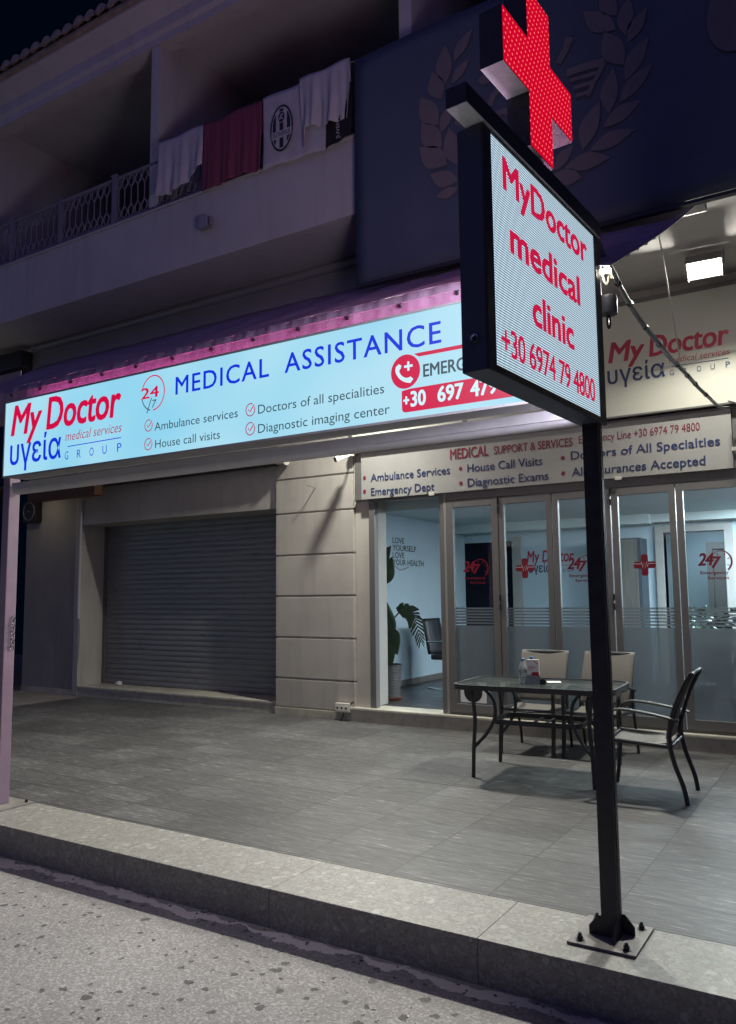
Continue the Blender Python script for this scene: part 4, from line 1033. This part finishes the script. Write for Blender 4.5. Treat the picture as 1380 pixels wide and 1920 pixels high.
DL = thing('downlight', 'small warm round downlight at the top of the left sign post', 'downlight', (-11.6, 8.0, 3.33))
m = MB(); m.lathe([(.075, 0), (.075, .03), (.06, .035)], (-11.6, 8.0, 3.335), 16); m.build('rim', 'plastic_white', DL, smooth=True)
m = MB(); m.lathe([(.058, 0), (.055, .004)], (-11.6, 8.0, 3.329), 16); m.build('lens', 'downlight', DL)
fb = MB(); fb.box(-11.45, -9.82, 7.93, 8.08, 3.10, 3.37); fb.box(-14.5, -9.82, 7.93, 8.6, 3.371, 3.41)
fb = fb.build('wooden_fascia', 'wood', bevel=.006); tag(fb, 'brown wooden fascia beam of the neighbouring porch', 'beam')
RA = thing('rolled_blind', 'dark rolled blind with a white end cap above the shutter wall', 'blind', (-8.5, 8.38, 3.36))
m = MB(); m.tube([(-10.4, 8.38, 3.37), (-6.68, 8.38, 3.37)], .075, 14); m.box(-10.4, -6.68, 8.40, 8.499, 3.36, 3.47); m.build('roll', 'plastic_black', RA, smooth=True)
m = MB(); m.tube([(-6.675, 8.38, 3.37), (-6.60, 8.38, 3.37), (-6.52, 8.38, 3.37), (-6.515, 8.38, 3.37)], [.055, .055, .078, .06], 16); m.build('end_cap', 'plastic_white', RA, smooth=True)
SP = thing('wall_fan', 'black round wall fan in the dark passage by the left post', 'fan', (-12.1, 8.5, 3.0))
m = MB(); m.box(-12.28, -11.9, 8.42, 8.60, 2.84, 3.22); m.build('housing', 'plastic_black', SP, bevel=.03)
m = MB(); m.tube([(-12.09+.15*math.cos(R(15*q)), 8.41, 3.03+.15*math.sin(R(15*q))) for q in range(24)], .012, 6, closed=True); m.lathe([(.03, 0), (.03, .01)], (-12.09, 8.41, 3.03), 10); m.build('grille', 'grey_alu', SP, smooth=True)
# security camera, nail, outlet
SC = thing('security_camera', 'white security camera on a bracket at the top of the pier', 'camera', (-5.50, 8.40, 3.33))
m = MB(); m.box(-5.535, -5.455, 8.395, 8.453, 3.315, 3.385); m.tube([(-5.50, 8.40, 3.33), (-5.50, 8.33, 3.30), (-5.535, 8.30, 3.29)], .014, 8); m.build('bracket', 'plastic_white', SC, smooth=True)
Rm = Matrix.Rotation(R(-35), 4, 'Z') @ Matrix.Rotation(R(24), 4, 'X'); Lc = Vector((-5.555, 8.25, 3.285))
T = lambda x_, y_, z_: Lc+Rm @ Vector((x_, y_, z_))
m = MB(); m.box(-.036, .036, -.08, .08, -.034, .034, T=T); m.build('body', 'plastic_white', SC, bevel=.008)
m = MB(); m.box(-.031, .031, -.086, -.0805, -.029, .029, T=T); m.build('lens', 'plastic_black', SC)
dome = MB(); dome.lathe([(.045, 0), (.043, -.02), (.028, -.038), (.004, -.045)], (-5.32, 8.40, 3.372), 16)
nl = MB(); nl.tube([(-6.10, 8.456, 2.955), (-6.11, 8.37, 2.968), (-6.14, 8.33, 2.985)], .007, 6)
nl = nl.build('wall_hook', 'chrome', smooth=True); tag(nl, 'small bent metal hook sticking out of the grey pier', 'hook')
OU = thing('socket_outlet', 'white triple power socket box at the foot of the pier', 'socket', (-5.65, 8.43, .16))
m = MB(); m.box(-5.755, -5.54, 8.375, 8.44, .105, .215); m.build('box', 'plastic_white', OU, bevel=.008)
m = MB()
for q in range(3): m.box(-5.738+.064*q, -5.685+.064*q, 8.371, 8.3755, .125, .185)
build_each(m, 'socket', 'paper', OU, bevel=.003)
m = MB()
for q in range(3): m.tube([(-5.7115+.064*q, 8.3705, .157), (-5.7115+.064*q, 8.372, .157)], .015, 12)
build_each(m, 'socket_hole', 'plastic_black', OU)
m = MB(); m.tube([(-5.545, 8.41, .20), (-5.52, 8.42, .225), (-5.49, 8.40, .235)], .010, 6); m.tube([(-5.64, 8.41, .105), (-5.65, 8.40, .05), (-5.665, 8.385, .008), (-5.66, 8.36, .008)], .008, 6); build_each(m, 'lead', 'cable_black', OU, smooth=True)
m = MB(); m.tube(smooth_path([(-5.488, 8.47, 3.31), (-5.482, 8.46, 3.0), (-5.49, 8.465, 2.85), (-5.478, 8.46, 2.72), (-5.49, 8.46, 2.66)], 6), .009, 6)
dn = m.build('wall_wire', 'cable_white', smooth=True); tag(dn, 'thin wire hanging down the left edge of the white signboard', 'wire')

# ================================================================== FURNITURE
def chair(label, loc, rz):
    t = thing('garden_chair', label, 'chair', (0, 0, 0), 'sling armchairs around the glass table')
    for s_ in (-1, 1):
        x_ = s_*.262
        m = MB(); m.tube(smooth_path([(x_, -.315, 0), (x_, -.285, .22), (x_, -.275, .43), (x_, -.275, .58)], 5), .021, 10, flat=.75, side=(1, 0, 0)); m.build('leg', 'chair_metal', t, smooth=True)
        m = MB(); m.tube(smooth_path([(x_, .305, 0), (x_, .285, .12), (x_, .225, .30), (x_, .200, .45), (x_, .215, .62)], 6), [.017]*25, 10, flat=.8, side=(0, 1, 0)); m.build('leg', 'chair_metal', t, smooth=True)
        m = MB(); m.tube(smooth_path([(x_, -.275, .56), (x_, -.262, .61), (x_, -.225, .648), (x_, -.14, .662), (x_, .0, .650), (x_, .14, .628), (x_, .27, .600)], 6), .021, 10, flat=.55, side=(1, 0, 0)); m.build('armrest', 'chair_metal', t, smooth=True)
        m = MB(); m.tube(smooth_path([(s_*.235, .185, .435), (s_*.235, .235, .62), (s_*.235, .300, .80), (s_*.235, .375, .945)], 6), .014, 8); m.build('back_upright', 'chair_metal', t, smooth=True)
        m = MB(); m.tube([(s_*.245, -.28, .432), (s_*.245, .21, .405)], .016, 8); m.build('seat_rail', 'chair_metal', t, smooth=True)
    m = MB(); m.tube([(-.262, -.27, .425), (.262, -.27, .425)], .013, 8); m.tube([(-.262, .205, .405), (.262, .205, .405)], .013, 8); m.tube([(-.262, .215, .60), (.262, .215, .60)], .012, 8); m.tube([(-.24, .373, .942), (.24, .373, .942)], .014, 8); build_each(m, 'crossbar', 'chair_metal', t, smooth=True)
    def seat(u, v):
        return (-.24+.48*u, -.30+.49*v, .432-.018*math.sin(math.pi*v)-.012*math.sin(math.pi*u)-(.03*max(0, .12-v)/.12))
    m = MB(); m.grid(seat, 14, 16); m.build('seat', 'sling', t, smooth=True, solid=.004)
    def back(u, v):
        z_ = .46+.498*v
        y_ = .19+.055*v+.135*v*v
        return (-.25+.50*u, y_-.016+.022*math.sin(math.pi*u), z_)
    m = MB(); m.grid(back, 14, 16); m.build('backrest', 'sling', t, smooth=True, solid=.004)
    t.location = loc; t.rotation_euler = (0, 0, R(rz))
    return t
c1 = chair('taupe sling armchair seen from the side at the right end of the glass table', (-1.535, 6.555, 0), -88)
def place(loc, rz, label):
    c = copy_tree(c1); c.location = loc; c.rotation_euler = (0, 0, R(rz)); c['label'] = label
place((-2.905, 7.78, 0), 2, 'taupe sling armchair behind the glass table, behind the bottle and leaflets')
place((-2.265, 7.79, 0), -2, 'taupe sling armchair behind the glass table, partly hidden by the LED post')
TB = thing('glass_table', 'black metal patio table with a rippled dark glass top', 'table', (-2.47, 6.76, 0))
tc_ = Vector((-2.47, 6.76, 0)); ta = R(3.6)
TT = lambda x_, y_, z_: tc_+Vector((x_*math.cos(ta)-y_*math.sin(ta), x_*math.sin(ta)+y_*math.cos(ta), z_))
hx, hy = .69, .43
m = MB(); m.prism([TT(a_, b_, .757) for a_, b_ in rrect(-hx+.02, hx-.02, -hy+.02, hy-.02, .14, 7)], (0, 0, .014)); m.build('glass_top', 'table_glass', TB, bevel=.003)
m = MB()
outer = rrect(-hx, hx, -hy, hy, .16, 7); inner = rrect(-hx+.022, hx-.022, -hy+.022, hy-.022, .14, 7); n = len(outer)
for q in range(n):
    j = (q+1) % n
    a0, a1, b0, b1 = outer[q], outer[j], inner[q], inner[j]
    for (pa, pb, za, zb_) in ((a0, a1, .735, .778),): m.quad(TT(*pa, za), TT(*pb, za), TT(*pb, zb_), TT(*pa, zb_))
    m.quad(TT(*a0, .778), TT(*a1, .778), TT(*b1, .778), TT(*b0, .778)); m.quad(TT(*b0, .778), TT(*b1, .778), TT(*b1, .735), TT(*b0, .735)); m.quad(TT(*a0, .735), TT(*b0, .735), TT(*b1, .735), TT(*a1, .735))
m.build('rim', 'chair_metal', TB, smooth=True, fix=True)
for sx in (-1, 1):
    for sy in (-1, 1):
        lx, ly = sx*.50, sy*.345
        m = MB(); m.tube([TT(*p) for p in smooth_path([(lx*1.02, ly, 0), (lx*1.0, ly, .25), (lx*.97, ly, .50), (lx*1.03, ly*.99, .745)], 6)], .018, 8, flat=.8); m.build('leg', 'chair_metal', TB, smooth=True)
        m = MB(); m.tube([TT(*p) for p in smooth_path([(lx, ly, .25), (lx*.80, ly*.88, .36), (lx*.66, ly*.80, .50), (lx*.68, ly*.80, .64), (lx*.84, ly*.86, .745)], 6)], .015, 8, flat=.8); m.build('brace', 'chair_metal', TB, smooth=True)
m = MB()
ring = rrect(-.385, .385, -.235, .235, .10, 6); inr = rrect(-.372, .372, -.222, .222, .09, 6); n = len(ring)
for q in range(n):
    j = (q+1) % n
    for z0_, z1_ in ((.435, .475),):
        m.quad(TT(*ring[q], z0_), TT(*ring[j], z0_), TT(*ring[j], z1_), TT(*ring[q], z1_)); m.quad(TT(*inr[q], z0_), TT(*inr[j], z0_), TT(*inr[j], z1_), TT(*inr[q], z1_))
        m.quad(TT(*ring[q], z1_), TT(*ring[j], z1_), TT(*inr[j], z1_), TT(*inr[q], z1_)); m.quad(TT(*ring[q], z0_), TT(*ring[j], z0_), TT(*inr[j], z0_), TT(*inr[q], z0_))
m.build('lower_ring', 'chair_metal', TB, smooth=True)
m = MB(); m.box(-.06, .06, -.225, -.205, .44, .455, T=TT); m.box(-.06, -.045, -.225, .225, .44, .452, T=TT); m.box(.045, .06, -.225, .225, .44, .452, T=TT); m.build('umbrella_bracket', 'chair_metal', TB)
def bottle(x_, y_, label):
    t = thing('water_bottle', label, 'bottle', (x_, y_, .771), 'water bottles on the glass table')
    z_ = .771
    m = MB(); m.lathe([(.028, 0), (.033, .006), (.0325, .05), (.031, .055), (.033, .06), (.033, .10), (.031, .105), (.033, .11), (.033, .135), (.027, .165), (.015, .19), (.0135, .202)], (x_, y_, z_), 18); m.build('body', 'bottle_glass', t, smooth=True)
    m = MB(); m.lathe([(.0335, 0), (.0335, .035)], (x_, y_, z_+.095), 18, cap=False); m.build('wrapper', 'clear', t, smooth=True)
    m = MB(); m.lathe([(.0155, 0), (.0155, .018), (.013, .021)], (x_, y_, z_+.200), 14); m.build('cap', 'blue_cap', t, smooth=True)
    return t
bottle(-2.585, 6.64, 'clear water bottle with a blue cap on the glass table, left of the leaflet holder')
bottle(-2.575, 6.83, 'clear water bottle hidden behind the leaflet holder, only its blue cap showing')
LH = thing('leaflet_holder', 'clear acrylic holder with white medical leaflets on the glass table', 'leaflet holder', (-2.49, 6.63, .771))
Rz = Matrix.Rotation(R(14), 4, 'Z'); Lc = Vector((-2.49, 6.635, .772))
T = lambda x_, y_, z_: Lc+Rz @ Vector((x_, y_, z_))
m = MB(); m.box(-.056, .056, -.024, -.0215, 0, .085, T=T); m.box(-.056, .056, .022, .0245, 0, .12, T=T); m.box(-.056, .056, -.0215, .022, 0, .003, T=T); m.box(-.056, -.0535, -.0215, .022, .003, .085, T=T); m.box(.0535, .056, -.0215, .022, .003, .085, T=T); m.build('holder', 'clear', LH)
m = MB(); m.box(-.050, .050, -.018, .010, .004, .212, T=T); m.build('leaflet', 'paper', LH)
m = MB(); PLf = lambda u, v, d=0.0: T(u, -.0186-d, v)
text(m, PLf, 'My Doctor', -.040, .022, .140, .017, 0, off=.03, shear=.15); text(m, PLf, 'υγεία', -.040, -.006, .124, .008, 1, xh=True)
stroke(m, PLf, arc(.05, .212, .038, .035, 180, 268, 10), .006, 0); poly(m, PLf, [(-.012, .078), (-.016, .098), (.0, .108), (.049, .108), (.049, .078)], 0); poly(m, PLf, [(-.046, .062), (-.02, .062), (-.02, .066), (-.046, .066)], 1)
m.build('leaflet_print', ['ink_red', 'ink_navy'], LH)
ab = MB(); ab.box(-.026, .026, -.026, .026, 0, .045, T=lambda x_, y_, z_: Vector((-2.425, 6.68, .772))+Matrix.Rotation(R(20), 4, 'Z') @ Vector((x_, y_, z_))); ab.lathe([(.016, 0), (.016, .006)], (-2.425, 6.68, .817), 12)
ab = ab.build('ashtray', 'plastic_black', bevel=.004); tag(ab, 'small dark square ashtray on the glass table right of the leaflets', 'ashtray')
pp = MB(); pp.box(-.07, .05, -.07, .05, 0, .0015, T=lambda x_, y_, z_: Vector((-2.40, 6.92, .772))+Matrix.Rotation(R(25), 4, 'Z') @ Vector((x_, y_, z_)))
pp = pp.build('paper_sheet', 'paper'); tag(pp, 'white sheet of paper lying flat on the glass table', 'paper')
# crumpled paper on the shutter sill
bm = bmesh.new(); bmesh.ops.create_icosphere(bm, subdivisions=3, radius=.05)
for v in bm.verts: v.co *= 1+random.uniform(-.22, .18); v.co.z *= .75
me = bpy.data.meshes.new('crumpled_paper'); bm.to_mesh(me); bm.free(); me.materials.append(MT['paper'])
cp = bpy.data.objects.new('crumpled_paper', me); COL.objects.link(cp); cp.location = (-10.27, 8.86, .186); tag(cp, 'crumpled white paper ball on the marble sill of the shutter', 'litter')

# ================================================================== LAUNDRY ON THE BALCONY
cl = MB(); cl.tube([(-5.90, 5.375, 6.10), (-4.6, 5.375, 6.085), (-3.42, 5.375, 6.10)], .004, 6)
cl = cl.build('clothes_line', 'cable_white', smooth=True); tag(cl, 'thin clothes line strung along the balcony railing', 'clothes line')
def towel(name, label, xa, xb, zt, zfn, y_, mt, fold=.012, fr=30, ph=0, nu=50, extra=None, group='laundry hanging on the balcony'):
    t = thing(name, label, 'towel' if 'towel' in name else 'scarf', ((xa+xb)/2, y_, zt), group)
    def fn(u, v):
        zb_ = zfn(u); x_ = xa+(xb-xa)*u
        return (x_+.012*math.sin(v*3+ph)*v, y_-.012-fold*v*math.sin(x_*fr+ph+v)-.5*fold*math.sin(x_*fr*2.3+ph)*v, zt+.008*math.sin(u*9+ph)-(zt-zb_)*v)
    m = MB(); m.grid(fn, nu, 18)
    def bk(u, v):
        x_ = xa+(xb-xa)*u; return (x_, y_+.012+.004*math.sin(x_*fr), zt+.008*math.sin(u*9+ph)-.30*v)
    m.grid(bk, nu, 4)
    def topf(u, v):
        x_ = xa+(xb-xa)*u; return (x_, y_-.012+.024*v, zt+.008*math.sin(u*9+ph)+.006*math.sin(math.pi*v))
    m.grid(topf, nu, 3)
    m.build('cloth', mt, t, smooth=True, solid=.003, fix=False)
    return t
towel('beach_towel', 'plain pale towel with a slanting hem, leftmost on the balcony line', -5.80, -5.19, 6.105, lambda u: 5.53+.02*u+.16*u**3, 5.372, 'towel_white', .022, 24, 1.0)
towel('beach_towel', 'crimson striped towel hanging between two pale towels on the balcony', -5.185, -4.455, 6.10, lambda u: 5.425+.02*math.sin(u*3), 5.372, 'towel_red', .012, 30, 2.0)
tw = towel('beach_towel', 'pale towel with a black oval club crest on the balcony line', -4.44, -3.74, 6.10, lambda u: 5.40+.012*math.sin(u*5), 5.372, 'towel_white', .005, 16, .5)
m = MB(); PC = lambda u, v, d=0.0: Vector((u, 5.346-d, v)); ox, oz = -4.215, 5.735
disc(m, PC, ox, oz, .128, .220, 0); disc(m, PC, ox, oz, .112, .200, 1, .001)
def clipx(z_): return .105*math.sqrt(max(0, 1-((z_-oz)/.192)**2))
for xa, xb in ((-.10, -.062), (-.022, .022), (.062, .10)):
    up_, dn_ = [], []
    for q in range(9):
        z_ = oz-.185+.37*q/8; wv = clipx(z_)
        if wv > abs(xa)+.002 or wv > abs(xb)+.002 or (xa < 0 < xb): up_.append((max(xa, -wv), z_)); dn_.append((min(xb, wv), z_))
    if len(up_) > 2: poly(m, PC, [(ox+a_, b_) for a_, b_ in up_]+[(ox+a_, b_) for a_, b_ in dn_[::-1]], 0, .0015)
poly(m, PC, [(ox-.112, oz-.09), (ox+.112, oz-.09), (ox+.116, oz-.02), (ox-.116, oz-.02)], 1, .002)
text(m, PC, 'JUVENTUS', ox-.098, ox+.098, oz-.075, .042, 0, off=.01, d=.003, mirror=True)
disc(m, PC, ox, oz+.105, .042, .055, 1, .002); disc(m, PC, ox, oz+.105, .036, .048, 0, .0025); stroke(m, PC, [(ox-.02, oz+.085), (ox-.004, oz+.12), (ox+.018, oz+.13)], .016, 1, .003); stroke(m, PC, [(ox-.004, oz+.10), (ox+.016, oz+.085)], .012, 1, .003)
m.build('crest', ['ink_black', 'towel_white'], tw)
towel('beach_towel', 'bunched pale towel at the right end of the balcony line beside the navy banner', -4.00, -3.475, 6.11, lambda u: 5.46 if u < .12 else 5.60+.02*math.sin(u*6), 5.340, 'towel_white', .030, 29, .2, nu=80)
ts = towel('club_scarf', 'black scarf with white lettering peeking out under the bunched pale towel', -3.735, -3.475, 5.90, lambda u: 5.385+.05*u, 5.362, 'towel_black', .003, 16, 0)
m = MB(); PV = lambda u, v, d=0.0: Vector((-3.585-v, 5.342-d, u)); text(m, PV, 'JUVENTUS', 5.43, 5.70, 0, .034, 0, off=.01); m.build('lettering', 'towel_white', ts)

# ================================================================== INSIDE THE CLINIC
PL = thing('potted_plant', 'tall broad-leaved plant in a ribbed grey pot just inside the open door', 'plant', (-5.52, 9.22, .168))
px, py, pz = -5.52, 9.30, .168
m = MB(); prof = [(.15, 0), (.155, .01)]
for q in range(40):
    prof.append((.155+.03*q/39+(.003 if q % 2 else -.003), .02+.40*q/39))
prof += [(.19, .43), (.175, .43), (.17, .38)]
m.lathe(prof, (px, py, pz+.03), 30); m.build('pot', 'pot', PL, smooth=False)
m = MB(); m.lathe([(.17, 0), (.20, .035), (.185, .035)], (px, py, pz), 24); m.build('saucer', 'terracotta', PL, smooth=True)
def blade(mb, base, tip, wd, droop, nrm, split=0, seed=0):
    b_ = Vector(base); t_ = Vector(tip); ax = t_-b_; ln = ax.length; rr = random.Random(seed)
    sd = ax.cross(Vector(nrm)).normalized(); up_ = sd.cross(ax).normalized()
    K = 16; i0 = len(mb.v)
    for q in range(K+1):
        s_ = q/K; c_ = b_+ax*s_+up_*droop*4*s_*(1-s_)
        hw = wd*.5*math.sin(math.pi*min(1, s_*.985+.015))**.95*(1.22-.42*s_)
        for e_ in (-1, -.5, 0, .5, 1):
            jag = rr.uniform(-.25, .05)*split if abs(e_) == 1 else 0
            mb.v.append(tuple(c_+sd*hw*e_*(1+jag)+up_*(abs(e_)*hw*.22)+ax.normalized()*(jag*.05)))
    for q in range(K):
        for e_ in range(4):
            a_ = i0+q*5+e_; mb.f.append((a_, a_+1, a_+6, a_+5)); mb.m.append(0)
nf = (.45, -1, .1)
LF = [((-5.70, py, 1.90), (-5.43, py-.03, 2.21), .20, .03, nf), ((-5.60, py-.02, 1.68), (-5.40, py-.05, 2.06), .25, .03, nf), ((-5.71, py-.02, 1.62), (-5.62, py-.03, 2.06), .20, .02, nf),
      ((-5.62, py-.02, .92), (-5.49, py-.06, 1.46), .36, .03, nf), ((-5.70, py, 1.0), (-5.69, py-.03, 1.50), .24, .03, nf), ((-5.60, py-.05, 1.25), (-5.43, py-.10, .88), .30, .04, (.3, -1, .3)),
      ((-5.50, py-.04, 1.12), (-5.31, py-.10, .76), .27, .05, (.2, -1, .4)), ((-5.55, py-.06, .95), (-5.40, py-.12, .56), .26, .05, (.2, -1, .3)), ((-5.64, py-.06, .98), (-5.55, py-.14, .55), .24, .05, (.3, -1, .3)), ((-5.68, py-.04, .75), (-5.72, py-.1, 1.15), .30, .04, nf)]
for q, a_ in enumerate(LF):
    m = MB(); blade(m, *a_, seed=q); m.build('leaf', 'leaf', PL, smooth=True, solid=.002, fix=False)
m = MB()   # the arching torn leaf
pa = smooth_path([(-5.32, py-.04, 1.31), (-5.22, py-.06, 1.37), (-5.06, py-.08, 1.27), (-4.97, py-.09, .95)], 8)
for q in range(len(pa)-1):
    for sd_ in (-1, 1):
        t_ = (pa[q+1]-pa[q]).normalized(); nn = Vector((-t_.z, -.25, t_.x)).normalized()*sd_
        wd_ = .15*math.sin(math.pi*min(1, (q+1)/len(pa)*.95+.04))**.6*random.uniform(.75, 1.1)
        a_, b_ = pa[q], pa[q]+t_*.026
        m.quad(a_, b_, b_+nn*wd_+t_*.05+Vector((0, 0, -.05)), a_+nn*wd_+t_*.035+Vector((0, 0, -.05)))
m.build('leaf', 'leaf', PL, solid=.002, fix=False)
m = MB()
for pts in ([(px, py, .5), (px+.02, py, .95)], [(px-.05, py, .5), (-5.62, py, 1.2), (-5.60, py-.02, 1.70)], [(px-.08, py, .5), (-5.69, py, 1.2), (-5.70, py, 1.92)], [(px+.03, py, .5), (-5.46, py-.02, 1.12), (-5.32, py-.04, 1.31)], [(px-.02, py, .5), (px, py, .8)], [(px, py-.02, .5), (px+.07, py-.02, 1.02)], [(px, py, .5), (px+.02, py-.05, .85)], [(px-.03, py, .5), (px-.1, py-.05, .9)]):
    m.tube(smooth_path(pts, 4), .011, 6)
build_each(m, 'stem', 'stem', PL, smooth=True)
OC = thing('office_chair', 'black leather cantilever office chair inside the clinic by the door jamb', 'chair', (-5.32, 10.85, .168))
ox_, oy_ = -5.32, 10.85
m = MB(); m.grid(lambda u, v: (ox_-.26+.05*math.sin(math.pi*u)-.10*v, oy_-.25+.5*u, .168+.50+.52*v), 10, 10); m.build('backrest', 'leather', OC, smooth=True, solid=.05)
m = MB(); m.box(ox_-.24, ox_+.26, oy_-.25, oy_+.25, .168+.42, .168+.50); m.build('seat', 'leather', OC, bevel=.03)
m = MB()
for s_ in (-.27, .27):
    m.tube(smooth_path([(ox_-.28, oy_+s_, .85), (ox_-.05, oy_+s_, .86), (ox_+.2, oy_+s_, .84), (ox_+.24, oy_+s_, .6), (ox_+.22, oy_+s_, .19), (ox_-.28, oy_+s_, .185)], 6), .013, 8)
build_each(m, 'frame', 'chrome', OC, smooth=True)
CA = thing('tall_cabinet', 'tall grey wood-grain cabinet against the back wall of the clinic', 'cabinet', (-3.2, 12.8, .168))
m = MB(); m.box(-3.55, -2.93, 12.55, 12.99, .168, 2.385); m.build('carcass', 'cab_side', CA, bevel=.004)
m = MB(); m.box(-3.545, -3.245, 12.53, 12.548, .20, 2.36); m.box(-3.24, -2.98, 12.53, 12.548, .20, 2.36); build_each(m, 'door', 'cabinet', CA, bevel=.003)
m = MB(); m.tube([(-3.26, 12.52, 1.1), (-3.26, 12.52, 1.3)], .006, 6); m.build('handle', 'chrome', CA)
def bush(name, label, c, rr, n, cat='plant', zp=.168):
    t = thing(name, label, cat, (c[0], c[1], zp))
    m = MB(); m.lathe([(.12, 0), (.16, .30), (.145, .30)], (c[0], c[1], zp), 20); m.build('pot', 'pot', t, smooth=True)
    m = MB(); q0 = random.Random(n)
    for q in range(n):
        d = Vector((q0.gauss(0, 1), q0.gauss(0, 1), q0.gauss(.2, 1))).normalized(); p = Vector(c)+Vector((d.x*rr[0], d.y*rr[1], d.z*rr[2]))*q0.uniform(.35, 1)
        e_ = p+d*.10+Vector((0, 0, -.04)); blade(m, p, e_, .06, .01, (q0.uniform(-1, 1), -1, q0.uniform(-1, 1)), seed=q)
    m.build('foliage', 'leaf', t, smooth=True, fix=False)
    m = MB(); m.tube([(c[0], c[1], zp+.2), (c[0], c[1], c[2])], .012, 6); m.build('stem', 'stem', t, smooth=True)
bush('potted_plant', 'bushy plant blurred green behind the frosted glass at the right', (-1.12, 9.05, 1.05), (.24, .2, .38), 150)
bush('potted_plant', 'small leafy plant showing above the frosted stripes of the right glass door', (-1.72, 10.2, 1.18), (.16, .16, .2), 60)

# ================================================================== ACROSS THE STREET (seen only as reflections)
OB = thing('shop_across_street', 'dark shop building across the street with lit windows, mirrored in the shutter', 'building', (-26, -9, -.2))
m = MB(); m.box(-44, 16, -14, -9, -.2, 7.5); m.build('wall', 'stucco_shaded', OB)
for xa, xb, za, zb_ in ((-27.6, -25.2, .6, 2.9), (-22.2, -20.4, 1.0, 2.9), (-30.5, -29.3, 2.2, 2.9)):
    m = MB(); m.box(xa, xb, -8.99, -8.96, za, zb_); m.build('window', 'shop_window', OB)

# grit and scraps gathered in the gutter
m = MB(); gq = random.Random(3)
for q in range(260):
    x_ = gq.uniform(-8, 3); y_ = 3.455-abs(gq.gauss(0, .05)) if gq.random() < .7 else gq.uniform(1.2, 3.4); rr = gq.uniform(.003, .011) if gq.random() < .93 else gq.uniform(.012, .022)
    a0 = gq.uniform(0, 6.28); k_ = gq.choice((0, 0, 1, 2)); n_ = 5
    ring_ = [(x_+rr*gq.uniform(.6, 1.2)*math.cos(a0+6.28*e/n_), y_+rr*gq.uniform(.4, 1)*math.sin(a0+6.28*e/n_), -.1985+gq.uniform(0, rr*.35)) for e in range(n_)]
    m.prism(ring_, (0, 0, rr*.35), k_)
struct('gutter_grit', m, ['cable_mid', 'plastic_white', 'wood'])
bpy.data.objects['gutter_grit']['kind'] = 'stuff'
